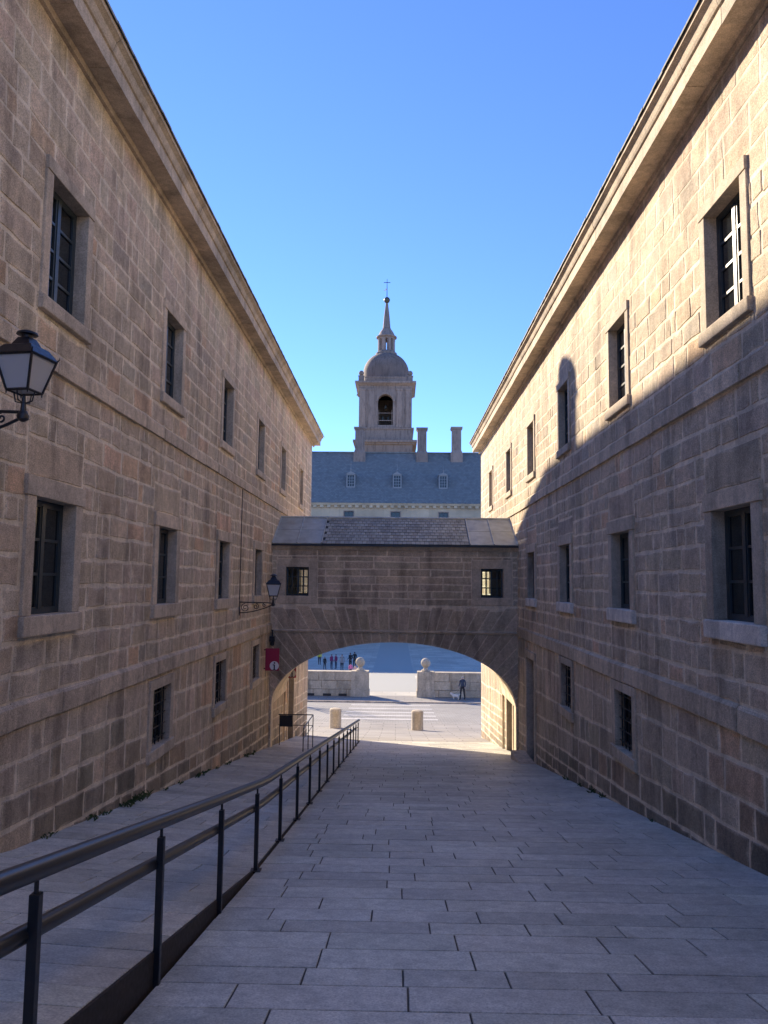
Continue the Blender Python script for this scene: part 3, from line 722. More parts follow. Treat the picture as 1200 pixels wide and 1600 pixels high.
# landing railing by the information door
lr = thing('landing_railing', 'thin black railing with a dark panel by the doorway under the arch', 'railing', (-2.7, 23.5, gz(23.5)))
zt = gz(24.2)+1.05
a, c, e = (-3.62, 24.2, zt), (-2.55, 24.2, zt), (-2.62, 22.3, gz(22.3)+0.72)
m = MB(); m.tube([a, c, e], 0.016, 8); m.build('top_rail', 'iron', lr)
m = MB(); m.tube([(a[0], a[1], zt-0.32), (c[0], c[1], zt-0.32), (e[0], e[1], e[2]-0.3)], 0.010, 8); m.build('middle_rail', 'iron', lr)
for p in (c, e, ((c[0]+e[0])/2, (c[1]+e[1])/2, (c[2]+e[2])/2), (a[0]+0.04, a[1], a[2])):
    m = MB(); m.box(p[0]-0.013, p[0]+0.013, p[1]-0.013, p[1]+0.013, gz(p[1])-0.02, p[2]); m.build('post', 'iron', lr)
m = MB(); m.box(-3.58, -3.18, 24.165, 24.18, zt-0.36, zt-0.02); m.build('panel', 'iron', lr)

# ------------------------------------------------------------------ wall lanterns
def lantern(label, y, xo, z, rzl):
    """z: underside of the glass; xo: how far the lantern stands off the left wall"""
    L = thing('wall_lantern', label, 'street lamp', (XL+xo, y, z), 'black iron lanterns on the left wall')
    cx = XL+xo; f = MB()
    bs_, ts = 0.095, 0.165; H = 0.28
    cs = lambda h, zz: [(cx+h*math.sqrt(2)*math.cos(rzl+math.pi/4+k*math.pi/2), y+h*math.sqrt(2)*math.sin(rzl+math.pi/4+k*math.pi/2), zz) for k in range(4)]
    b4, t4 = cs(bs_, z), cs(ts, z+H)
    for k in range(4):
        f.tube([b4[k], t4[k]], 0.011, 4); f.tube([b4[k], b4[(k+1) % 4]], 0.011, 4); f.tube([t4[k], t4[(k+1) % 4]], 0.014, 4)
        f.tube([t4[k], (t4[k][0]+(t4[k][0]-cx)*0.12, t4[k][1]+(t4[k][1]-y)*0.12, z+H+0.035)], [0.008, 0.003], 5)
        f.tube([b4[k], (b4[k][0], b4[k][1], z-0.03)], [0.008, 0.004], 5)
        f.tube([((b4[k][0]+b4[(k+1) % 4][0])/2, (b4[k][1]+b4[(k+1) % 4][1])/2, z), ((b4[k][0]+b4[(k+1) % 4][0])/2*0.8+cx*0.2, (b4[k][1]+b4[(k+1) % 4][1])/2*0.8+y*0.2, z-0.08), (cx, y, z-0.10)], 0.006, 6)
    f.build('lantern_frame', 'iron', L)
    for k in range(4):
        g_ = MB(); n = Vector((cx, y, 0)); q = [b4[k], b4[(k+1) % 4], t4[(k+1) % 4], t4[k]]
        q = [(cx+(p[0]-cx)*0.97, y+(p[1]-y)*0.97, p[2]) for p in q]; q2 = [(cx+(p[0]-cx)*0.93, y+(p[1]-y)*0.93, p[2]) for p in q]
        g_.add(q+q2, [(0, 1, 2, 3), (7, 6, 5, 4), (0, 4, 5, 1), (1, 5, 6, 2), (2, 6, 7, 3), (3, 7, 4, 0)]); g_.build('glass_pane', 'milky', L)
    r_ = MB(); levels = [(ts+0.012, z+H+0.005), (ts*0.74, z+H+0.085), (ts*0.50, z+H+0.10), (ts*0.30, z+H+0.165)]
    vs_ = [p for h, zz in levels for p in cs(h, zz)]
    r_.add(vs_, [(4*i+k, 4*i+(k+1) % 4, 4*i+4+(k+1) % 4, 4*i+4+k) for i in range(3) for k in range(4)]+[(3, 2, 1, 0), (12, 13, 14, 15)])
    r_.build('lantern_roof', 'iron', L)
    c_ = MB(); c_.lathe([(0.045, 0.16), (0.045, 0.19), (0.085, 0.195), (0.08, 0.21), (0.04, 0.23), (0.012, 0.24)], (cx, y, z+H), 14); c_.build('vent_cap', 'iron', L, smooth=True)
    br = MB(); br.tube([(cx, y, z-0.02), (cx, y, z-0.20)], [0.012, 0.03], 8); br.lathe([(0.012, -0.05), (0.045, -0.03), (0.05, 0.0), (0.03, 0.04)], (cx, y, z-0.20), 10)
    zb = z-0.17; br.tube([(XL+0.01, y, zb+0.015), (cx, y, zb)], 0.014, 6)
    low = [(XL+0.02, y, zb-0.24)]+[(XL+0.02+(xo-0.02)*t, y, zb-0.24+0.20*t**1.8) for t in (0.2, 0.4, 0.6, 0.8, 1.0)]; br.tube(low, 0.013, 6)
    br.box(XL, XL+0.02, y-0.03, y+0.03, zb-0.30, zb+0.06)
    def spiral(sx, sz, r0, turns, sgn):
        P_ = []
        for i in range(28):
            t = i/27; r = r0*(1-0.8*t); th = sgn*turns*2*math.pi*t+math.pi/2; P_.append((sx+r*math.cos(th), y, sz+r*math.sin(th)))
        br.tube(P_, 0.009, 5)
    spiral(XL+0.15, zb-0.115, 0.105, 1.6, 1); spiral(XL+xo*0.50, zb-0.085, 0.07, 1.5, -1); spiral(XL+xo*0.74, zb-0.05, 0.045, 1.3, 1)
    br.build('scroll_bracket', 'iron', L, smooth=True)
    return L
p1 = on_y(38, 612, 6.1); lantern('large black lantern close by on the left wall, cut by the picture edge', 6.1, p1.x-XL, p1.z, R(-9))
p2 = on_y(427, 931, 18.3); lantern('black lantern on a scroll bracket beside the bridge', 18.3, p2.x-XL, p2.z, R(10))
m = MB(); m.tube([(XL+0.03, 18.2, p2.z-0.1), (XL+0.03, 18.2, 2.2)], 0.010, 6); tag(m.build('wall_cable', 'iron'), 'thin dark cable running up the left wall from the bracket lantern', 'cable')

# ------------------------------------------------------------------ information signs and camera
def letter_i(mb, x, y, z, s):
    mb.box(x-0.022*s, x+0.030*s, y-0.002, y, z-0.16*s, z+0.05*s); mb.box(x-0.06*s, x+0.0*s, y-0.0021, y, z+0.02*s, z+0.055*s); mb.box(x-0.06*s, x+0.065*s, y-0.0022, y, z-0.175*s, z-0.145*s)
    mb.lathe([(0.001, 0), (0.034*s, 0), (0.034*s, 0.002), (0.001, 0.002)], (0, 0, 0), 14)
    n = 14*4; mb.v[-n:] = [(x+0.008*s+p[0], y-p[2]-0.0005, z+0.115*s+p[1]) for p in mb.v[-n:]]
def info_sign(label, y, xa, xb, z0, z1):
    S = thing('information_sign', label, 'sign', ((xa+xb)/2, y, z0), 'magenta information signs')
    m = MB(); m.box(xa, xb, y, y+0.04, z0, z1); m.build('panel', 'magenta', S, bevel=0.004)
    cx, cz, r_ = xa+(xb-xa)*0.66, z0+(z1-z0)*0.22, (xb-xa)*0.33
    d = MB(); d.lathe([(0.001, 0), (r_, 0), (r_, 0.004), (0.001, 0.004)], (0, 0, 0), 28); d.v = [(cx+p[0], y-0.001-p[2], cz+p[1]) for p in d.v]; do = d.build('white_disc', 'white', S)
    l = MB(); letter_i(l, cx, y-0.0055, cz+0.0, r_*5.4); l.build('letter', 'iron', S)
    a = MB(); a.box(XL, xa+0.02, y+0.01, y+0.03, z1-0.06, z1-0.03); a.box(XL, xa+0.02, y+0.01, y+0.03, z0+0.04, z0+0.07); a.build('arm', 'iron', S)
info_sign('magenta sign with a white i in front of the bridge', 21.9, XL+0.05, XL+0.44, on_y(425, 1048, 21.9).z, on_y(425, 1013, 21.9).z)
info_sign('magenta information sign half hidden behind the arch edge', 25.6, XL+0.07, XL+0.45, -3.14, -2.50)
cm_ = MB(); cm_.box(XL+0.02, XL+0.16, 22.72, 22.90, -1.75, -1.60); cm_.tube([(XL+0.09, 22.80, -1.60), (XL+0.09, 22.80, -1.42), (XL+0.0, 22.85, -1.42)], 0.02, 8); cm_.lathe([(0.02, 0), (0.06, 0.02), (0.06, 0.10), (0.03, 0.14)], (XL+0.09, 22.80, -1.88), 12)
tag(cm_.build('floodlight', 'iron'), 'small black fitting in the corner where bridge meets left wall', 'light fitting')

# ------------------------------------------------------------------ weeds along the foot of the walls
rw = random.Random(9); wd = MB()
def tuft(x, y, z, s):
    for _ in range(int(10*s)+6):
        a = rw.uniform(0, 6.28); l = rw.uniform(0.03, 0.10)*s; c, d = math.cos(a), math.sin(a); bx_, by_ = x+rw.uniform(-0.05, 0.05)*s, y+rw.uniform(-0.14, 0.14)*s
        wd.add([(bx_-d*0.006, by_+c*0.006, z), (bx_+d*0.006, by_-c*0.006, z), (bx_+c*l*0.5+d*0.010, by_+d*l*0.5-c*0.010, z+l*0.7), (bx_+c*l, by_+d*l, z+l*rw.uniform(0.5, 1.1)), (bx_+c*l*0.5-d*0.010, by_+d*l*0.5+c*0.010, z+l*0.72)], [(0, 1, 2, 3, 4)])
for y, s in ((9.6, 0.9), (10.0, 0.7), (10.9, 1.5), (11.2, 1.6), (11.5, 1.1), (14.6, 0.9), (15.0, 1.2), (17.3, 1.0), (19.4, 1.1), (20.2, 1.3), (8.4, 0.6), (12.6, 0.5), (13.4, 0.6), (16.2, 0.6)): tuft(XL+0.07, y, lz(XL, y), s)
for y, s in ((13.6, 0.9), (14.3, 1.1), (15.2, 0.7), (11.0, 0.5), (16.4, 0.8)): tuft(XR-0.06, y, gz(y), s)
tag(wd.build('weeds', 'plants'), 'small green weeds growing along the foot of the walls', 'weeds', kind='stuff')

# ------------------------------------------------------------------ bollards, parapets, ball finials
def bollard(label, x, y):
    m = MB(); z = gz(y); r = 0.30
    m.lathe([(r*1.02, -0.05), (r*1.02, 0.0), (r, 0.03), (r*0.97, 0.80), (r*1.02, 0.81), (r*1.02, 0.88), (r*0.9, 0.95), (r*0.5, 0.98), (0.01, 0.985)], (x, y, z), 20); m.cur = (1, 1, 1)
    tag(m.build('stone_bollard', 'parapet', smooth=True), label, 'bollard', 'stone bollards before the road')
bollard('pale stone bollard standing left of the street axis, nearest the railing end', -3.05, 39.75)
bollard('pale stone bollard right of the street axis, in front of the crossing', 1.09, 39.2)
def parapet(label, x0, x1, pier, slots):
    y0, y1 = 60.2, 60.85; zb = gz(60.2)+0.10; h = 1.82; rnd = random.Random(int(x0*10)+77)
    W = thing('parapet_wall', label, 'wall', ((x0+x1)/2, 60.5, zb), 'parapet walls of the plaza')
    c = MB(); c.cur = (0.55, 0.5, 0.45); c.box(x0, x1, y0+0.02, y1, zb-0.3, zb+h-0.04); c.build('core', 'parapet', W)
    P_ = lambda s, z, d: (s, y0-d, z)
    zz = [zb, zb+0.52, zb+1.18, zb+h]
    for i in range(3):
        s = x0-rnd.uniform(0, 0.7)
        while s < x1:
            wv = rnd.uniform(0.95, 1.5); a, c_ = max(s, x0), min(s+wv, x1); s += wv
            if c_-a < 0.15: continue
            q = MB(); k = rnd.uniform(0.85, 1.1); q.cur = (k, k*0.99, k*0.96)
            if stone_piece(q, [(a, zz[i]), (c_, zz[i]), (c_, zz[i+1]), (a, zz[i+1])], P_, 0.03, -0.1, 0.012, 0.025, 0.006, rnd): q.build('stone_block', 'parapet', W)
    cp = MB(); cp.box(x0, x1, y0-0.06, y1+0.06, zb+h-0.03, zb+h+0.06); cp.cur = (1, 1, 1); cp.build('coping', 'parapet', W)
    pa, pb = pier
    pm = MB(); pm.box(pa, pb, y0-0.12, y1+0.12, zb-0.2, zb+h+0.10); pm.box(pa-0.06, pb+0.06, y0-0.18, y1+0.18, zb-0.2, zb+0.5); pm.build('pier', 'parapet', W)
    b = MB(); cx = (pa+pb)/2; b.lathe([(0.34, 0), (0.34, 0.10), (0.20, 0.16), (0.15, 0.30), (0.20, 0.34)], (cx, 60.5, zb+h+0.10), 20); b.ball((cx, 60.5, zb+h+0.10+0.66), 0.37, 22); b.build('ball_finial', 'parapet', W, smooth=True)
    for sx in slots:
        m = MB(); m.box(sx-0.32, sx+0.32, y0-0.045, y0+0.05, zb+0.02, zb+0.2); m.build('drain_opening', 'iron', W)
parapet('stone parapet wall with a ball on its end pier, behind the standing group side', -16, -2.1, (-3.45, -2.1), (-6.6, -5.3, -4.1))
parapet('stone parapet wall with a ball on its end pier, behind the man with a dog', 1.65, 16, (1.65, 2.95), ())

# ------------------------------------------------------------------ monastery range behind the plaza
YM, RM = 136.0, 145.0
zE = on_y(618, 787, YM).z; zR = on_y(618, 707.5, RM).z; zG = gz(YM)
mon = thing('monastery_range', 'long monastery range with blue slate roof, dormers and chimneys behind the plaza', 'building', (0, 141, zG))
m = MB(); fw = [on_y(u, v, YM) for u, v in ((545, 799), (618, 800), (693, 801))]
hl = [(p.x-0.8, p.x+0.8, p.z-2.4, p.z) for p in fw]
holed_sheet(m, lambda s, z, d: (s, YM-d, z), -95, 95, zG-1, zE-0.5, hl)
m.quad((-95, YM, zG-1), (-95, RM+9, zG-1), (-95, RM+9, zE), (-95, YM, zE)); m.quad((95, YM, zG-1), (95, RM+9, zG-1), (95, RM+9, zE), (95, YM, zE)); m.quad((-95, RM+9, zG-1), (95, RM+9, zG-1), (95, RM+9, zE), (-95, RM+9, zE))
m.build('wall', 'far_wall', mon)
for a, c, z0, z1 in hl:
    f = MB(); f.box(a-0.15, a, YM-0.06, YM+0.3, z0-0.15, z1+0.15); f.box(c, c+0.15, YM-0.06, YM+0.3, z0-0.15, z1+0.15); f.box(a, c, YM-0.06, YM+0.3, z1, z1+0.15); f.box(a, c, YM-0.06, YM+0.3, z0-0.15, z0)
    fo = f.build('window', 'far_stone', mon)
    q = MB(); q.box((a+c)/2-0.06, (a+c)/2+0.06, YM+0.17, YM+0.24, z0, z1); q.box(a, a+0.1, YM+0.17, YM+0.24, z0, z1); q.box(c-0.1, c, YM+0.17, YM+0.24, z0, z1); q.box(a+0.1, c-0.1, YM+0.175, YM+0.235, z1-0.1, z1); q.box(a+0.1, c-0.1, YM+0.175, YM+0.235, (z0+z1)/2-0.05, (z0+z1)/2+0.05); q.build('frame', 'timber', fo)
    q = MB(); q.box(a, c, YM+0.25, YM+0.27, z0, z1); q.build('pane', 'glass', fo)
ck = MB(); ck.prism([(YM+0.1, zE-0.75), (YM-0.15, zE-0.75), (YM-0.18, zE-0.45), (YM-0.6, zE-0.42), (YM-0.75, zE-0.2), (YM-0.85, zE), (YM+0.1, zE)], -95, 95); ck.v = [(y, x, z) for x, y, z in ck.v]; ck.build('cornice', 'far_wall', mon)
md = MB(); x = -30.0
while x < 30: md.box(x, x+0.6, YM-0.62, YM-0.10, zE-0.80, zE-0.40); x += 1.25
mo = md.build('modillions', 'far_wall', mon); mo['kind'] = 'stuff'
r_ = MB(); yE = YM-0.9
r_.quad((-96, yE, zE), (96, yE, zE), (96, RM, zR), (-96, RM, zR)); r_.quad((-96, RM, zR), (96, RM, zR), (96, RM+10, zE), (-96, RM+10, zE)); r_.box(-96, 96, RM-0.25, RM+0.25, zR-0.1, zR+0.12)
mroof = r_.build('roof', 'far_slate', mon)
sA = (zR-zE)/(RM-yE)
def on_roof(u, v):
    d = ray(u, v); t = (zE-sA*yE)/(d.z-sA*d.y); return d*t
for i, (u, v) in enumerate(((548, 761), (620.5, 762), (692.5, 763))):
    p = on_roof(u, v); D = MB(); hw, h = 0.80, 2.35
    D.box(p.x-hw, p.x-hw+0.18, p.y-0.1, p.y+2.2, p.z-0.1, p.z+h); D.box(p.x+hw-0.18, p.x+hw, p.y-0.1, p.y+2.2, p.z-0.1, p.z+h); D.box(p.x-hw+0.18, p.x+hw-0.18, p.y-0.1, p.y+2.2, p.z-0.1, p.z+0.12); D.box(p.x-hw+0.18, p.x+hw-0.18, p.y-0.1, p.y+2.2, p.z+h-0.18, p.z+h)
    do = D.build('dormer', 'far_lead', mroof)
    rr = MB(); rr.prism([(p.x-hw-0.12, p.z+h), (p.x+hw+0.12, p.z+h), (p.x+hw*0.55, p.z+h+0.32), (p.x, p.z+h+0.45), (p.x-hw*0.55, p.z+h+0.32)], p.y-0.2, p.y+2.9); rr.build('dormer_roof', 'far_lead', mroof)
    w_ = MB()
    for k in range(4): xx = p.x-hw+0.18+(2*hw-0.36)*(k+0.0)/3; w_.box(xx-0.04, xx+0.04, p.y+0.02, p.y+0.08, p.z+0.12, p.z+h-0.18)
    for k in range(1, 4): zz_ = p.z+0.12+(h-0.3)*k/4; w_.box(p.x-hw+0.18, p.x+hw-0.18, p.y+0.025, p.y+0.075, zz_-0.035, zz_+0.035)
    w_.build('dormer_window', 'far_lead', mroof)
    w_ = MB(); w_.box(p.x-hw+0.18, p.x+hw-0.18, p.y+0.09, p.y+0.11, p.z+0.12, p.z+h-0.18); w_.build('dormer_pane', 'glass', mroof)
    fi = MB(); fi.lathe([(0.10, 0), (0.05, 0.3), (0.16, 0.5), (0.05, 0.7), (0.02, 1.5), (0.005, 2.0)], (p.x, p.y+0.1, p.z+h+0.4), 10); fi.build('finial', 'far_lead', mroof)
def far_chimney(uc, v0, v1, hw_px):
    b, t = on_y(uc, v1, RM-0.8), on_y(uc, v0, RM-0.8); hw = hw_px/FPX*(RM-0.8); m = MB()
    H = t.z-b.z; cx, cy = b.x, RM-0.8
    def sq(h, za, zb2, h2=None):
        h2 = h2 or h; m.add([(cx-h, cy-h, za), (cx+h, cy-h, za), (cx+h, cy+h, za), (cx-h, cy+h, za), (cx-h2, cy-h2, zb2), (cx+h2, cy-h2, zb2), (cx+h2, cy+h2, zb2), (cx-h2, cy+h2, zb2)], [(0, 3, 2, 1), (4, 5, 6, 7), (0, 1, 5, 4), (1, 2, 6, 5), (2, 3, 7, 6), (3, 0, 4, 7)])
    sq(hw*1.12, b.z-1.5, b.z+0.35); sq(hw*1.06, b.z+0.35, b.z+0.9, hw*0.88); sq(hw*0.86, b.z+0.9, t.z-0.55); sq(hw*0.88, t.z-0.55, t.z-0.3, hw*1.06); sq(hw*1.1, t.z-0.3, t.z)
    for k in (-0.5, 0.0, 0.5): m.box(cx+k*hw-0.16*hw, cx+k*hw+0.16*hw, cy-hw*0.91, cy-hw*0.8, b.z+0.95, t.z-0.6)
    m.build('chimney', 'far_stone', mon)
far_chimney(562, 668.5, 711, 8.3); far_chimney(659, 669.5, 712.5, 8.3); far_chimney(713, 668.5, 711.5, 8.3)

# ------------------------------------------------------------------ bell tower
YT = 165.0; UC = 602.0
def TZ(v): return on_y(UC, v, YT).z
tc = on_y(UC, 650, YT).x; K = YT/FPX*1.0
tw = thing('bell_tower', 'stone bell tower with dome, lantern and spire rising behind the slate roof', 'tower', (tc, YT+5.5, gz(YT)))
cy = YT+42*K
def tower_box(m, h_px, v0, v1, h2=None):
    h = h_px*K; h2 = (h2 or h_px)*K; z0, z1 = TZ(v0), TZ(v1)
    m.add([(tc-h, cy-h, z0), (tc+h, cy-h, z0), (tc+h, cy+h, z0), (tc-h, cy+h, z0), (tc-h2, cy-h2, z1), (tc+h2, cy-h2, z1), (tc+h2, cy+h2, z1), (tc-h2, cy+h2, z1)], [(0, 3, 2, 1), (4, 5, 6, 7), (0, 1, 5, 4), (1, 2, 6, 5), (2, 3, 7, 6), (3, 0, 4, 7)])
m = MB(); tower_box(m, 43.5, 760, 692); tower_box(m, 50.5, 692, 688.5); tower_box(m, 47, 694.5, 692); tower_box(m, 44, 688.5, 671); tower_box(m, 45.5, 671, 668.5); m.build('base', 'far_stone', tw)
# belfry with its arched openings, front and back
h = 42*K; ow = 12*K; z0, zsp, z1 = TZ(668.5), TZ(627.5), TZ(606)
def belfry_face(yf, o):
    m = MB(); zb_ = TZ(664); n = 14
    m.quad((tc-h, yf, z0), (tc-ow, yf, z0), (tc-ow, yf, z1), (tc-h, yf, z1)); m.quad((tc+ow, yf, z0), (tc+h, yf, z0), (tc+h, yf, z1), (tc+ow, yf, z1)); m.quad((tc-ow, yf, z0), (tc+ow, yf, z0), (tc+ow, yf, zb_), (tc-ow, yf, zb_))
    ar = [(tc-ow*math.cos(math.pi*k/n), zsp+ow*math.sin(math.pi*k/n)) for k in range(n+1)]
    for p, q in zip(ar, ar[1:]): m.quad((p[0], yf, p[1]), (q[0], yf, q[1]), (q[0], yf, z1), (p[0], yf, z1)); m.quad((p[0], yf, p[1]), (q[0], yf, q[1]), (q[0], yf+o*1.6, q[1]), (p[0], yf+o*1.6, p[1]))
    for sx in (-1, 1): m.quad((tc+sx*ow, yf, zb_), (tc+sx*ow, yf+o*1.6, zb_), (tc+sx*ow, yf+o*1.6, zsp), (tc+sx*ow, yf, zsp))
    m.quad((tc-ow, yf, zb_), (tc+ow, yf, zb_), (tc+ow, yf+o*1.6, zb_), (tc-ow, yf+o*1.6, zb_)); return m
b = belfry_face(cy-h, 1); b.quad((tc-h, cy+h, z0), (tc+h, cy+h, z0), (tc+h, cy+h, z1), (tc-h, cy+h, z1)); b.quad((tc-h, cy-h, z1), (tc+h, cy-h, z1), (tc+h, cy+h, z1), (tc-h, cy+h, z1))
for sx in (-1, 1): b.quad((tc+sx*h, cy-h, z0), (tc+sx*h, cy+h, z0), (tc+sx*h, cy+h, z1), (tc+sx*h, cy-h, z1))
b.build('belfry', 'far_stone', tw)
for cxp in (-36.5, -22.5, 22.5, 36.5):
    q = MB(); q.box(tc+(cxp-4.5)*K, tc+(cxp+4.5)*K, cy-h-0.22, cy-h, TZ(668), TZ(607.5)); q.box(tc+(cxp-5.5)*K, tc+(cxp+5.5)*K, cy-h-0.3, cy-h, TZ(668), TZ(664.5)); q.box(tc+(cxp-5.5)*K, tc+(cxp+5.5)*K, cy-h-0.3, cy-h, TZ(610), TZ(607.5)); q.build('pilaster', 'far_stone', tw)
q = MB(); n = 16
for k in range(n):
    a0, a1 = math.pi*k/n, math.pi*(k+1)/n; r0, r1 = ow*1.02, ow*1.32; yf = cy-h-0.12
    A = [(tc-r*math.cos(a), zsp+r*math.sin(a)) for r, a in ((r0, a0), (r1, a0), (r1, a1), (r0, a1))]
    q.add([(x, yf, z) for x, z in A]+[(x, yf+0.14, z) for x, z in A], [(0, 1, 2, 3), (0, 4, 5, 1), (1, 5, 6, 2), (2, 6, 7, 3), (3, 7, 4, 0)])
q.build('archivolt', 'far_stone', tw)
bl = MB()
for bx_, bz, br_ in ((-4.5*K, TZ(650), 3.6*K), (4.5*K, TZ(650), 3.6*K), (0, TZ(632), 3.0*K)):
    bl = MB(); bl.lathe([(br_, 0), (br_*0.86, br_*0.35), (br_*0.62, br_*1.0), (br_*0.55, br_*1.5), (br_*0.3, br_*1.85), (0.02, br_*1.9)], (tc+bx_, cy-h+2.4, bz-br_), 16); bl.build('bell', 'bronze', tw, smooth=True)
q = MB(); q.box(tc-ow, tc+ow, cy-h+2.3, cy-h+2.5, TZ(642.5), TZ(641)); q.box(tc-ow, tc+ow, cy-h+0.3, cy-h+0.4, TZ(657), TZ(656)); q.box(tc-ow*0.9, tc-ow*0.84, cy-h+0.3, cy-h+0.4, TZ(664), TZ(640)); q.box(tc+ow*0.84, tc+ow*0.9, cy-h+0.3, cy-h+0.4, TZ(664), TZ(640)); q.build('bell_frame', 'far_stone', tw)
m = MB(); tower_box(m, 42.6, 606, 603); tower_box(m, 43, 603, 599.5, 47.5); tower_box(m, 48.5, 599.5, 596.5); m.build('cornice', 'far_stone', tw)
q = MB(); q.box(tc-h*0.985-0.9, tc-h*0.985+0.02, cy-0.4, cy-0.1, TZ(609), TZ(606.5)); q.build('gargoyle', 'far_stone', tw)
m = MB(); zz0 = TZ(596.5); m.lathe([(35*K, 0), (35.5*K, TZ(588)-zz0), (36.5*K, TZ(587)-zz0), (36.5*K, TZ(585)-zz0), (34*K, TZ(585)-zz0)], (tc, cy, zz0), 40); m.build('drum', 'far_stone', tw, smooth=True)
m = MB()
for k in range(44):
    xx = tc+(-32+64*k/43)*K; m.box(xx-0.07, xx+0.07, cy-46*K-0.07, cy-46*K+0.07, TZ(596.5), TZ(590.5))
m.box(tc-33*K, tc+33*K, cy-46*K-0.15, cy-46*K+0.15, TZ(591), TZ(589.8)); mo = m.build('balustrade', 'far_stone', tw); mo['kind'] = 'stuff'
for sx in (-1, 1):
    for sy in (-1, 1):
        q = MB(); X_, Y_ = tc+sx*39*K, cy+sy*39*K; q.box(X_-4.3*K, X_+4.3*K, Y_-4.3*K, Y_+4.3*K, TZ(596.5), TZ(588)); q.box(X_-4.8*K, X_+4.8*K, Y_-4.8*K, Y_+4.8*K, TZ(588), TZ(587)); q.lathe([(3.2*K, 0), (2.2*K, 0.15), (2.4*K, 0.3)], (X_, Y_, TZ(587)), 12); q.ball((X_, Y_, TZ(587)+0.15+3.6*K), 4.2*K, 14); q.build('corner_ball', 'far_stone', tw, smooth=True)
K = cy/FPX
def TZ(v): return on_y(UC, v, cy).z                    # what follows stands on the tower's axis
m = MB(); zd = TZ(585); hd = TZ(556)-zd
m.lathe([(36.5*K, -2.2)]+[(36.5*K*math.cos(a)**0.9, hd*math.sin(a)/math.sin(1.12)) for a in [1.12*i/12 for i in range(13)]], (tc, cy, zd), 40); m.build('dome', 'dome_stone', tw, smooth=True)
m = MB(); zl = TZ(556); m.lathe([(17*K, 0), (17*K, TZ(553)-zl), (14.5*K, TZ(551)-zl), (13.5*K, TZ(550)-zl)], (tc, cy, zl), 32)
m.build('lantern_base', 'far_stone', tw, smooth=True)
for k in range(8):
    a = math.pi/8+k*math.pi/4; q = MB(); q.lathe([(3.9*K, TZ(550.5)-zl), (3.5*K, TZ(549)-zl), (3.4*K, TZ(533)-zl), (3.9*K, TZ(531)-zl)], (tc+11*K*math.cos(a), cy+11*K*math.sin(a), zl), 8); q.build('lantern_column', 'far_stone', tw)
m = MB(); zc = TZ(531.5); m.lathe([(13.5*K, 0), (14*K, TZ(530)-zc), (16.5*K, TZ(528.5)-zc), (16.5*K, TZ(527)-zc), (13.5*K, TZ(525)-zc), (11*K, TZ(520)-zc), (8.2*K, TZ(516)-zc), (5.8*K, TZ(513.5)-zc)], (tc, cy, zc), 32); m.build('cupola', 'far_stone', tw, smooth=True)
m = MB(); zp = TZ(514); m.lathe([(7*K, 0), (6.2*K, 0.2), (4.3*K, (TZ(492)-zp)), (1.9*K, TZ(474)-zp)], (tc, cy, zp), 16); m.build('spire', 'far_stone', tw, smooth=True)
m = MB(); m.ball((tc, cy, TZ(469)), 5.0*K, 20); m.build('ball', 'bronze', tw, smooth=True)
m = MB(); m.tube([(tc, cy, TZ(466)), (tc, cy, TZ(436))], [0.10, 0.05], 6); m.box(tc-0.75, tc+0.75, cy-0.05, cy+0.05, TZ(441.5)-0.06, TZ(441.5)+0.06); m.build('cross', 'iron', tw)
m = MB(); m.add([(tc-0.05, cy-0.03, TZ(450.0)), (tc-0.75, cy-0.03, TZ(454)), (tc-0.35, cy-0.03, TZ(454.5)), (tc-0.05, cy-0.03, TZ(452.5)), (tc-0.05, cy+0.03, TZ(450.0)), (tc-0.75, cy+0.03, TZ(454)), (tc-0.35, cy+0.03, TZ(454.5)), (tc-0.05, cy+0.03, TZ(452.5))], [(0, 1, 2, 3), (7, 6, 5, 4), (0, 4, 5, 1), (1, 5, 6, 2), (2, 6, 7, 3), (3, 7, 4, 0)]); m.build('weather_vane', 'white', tw)

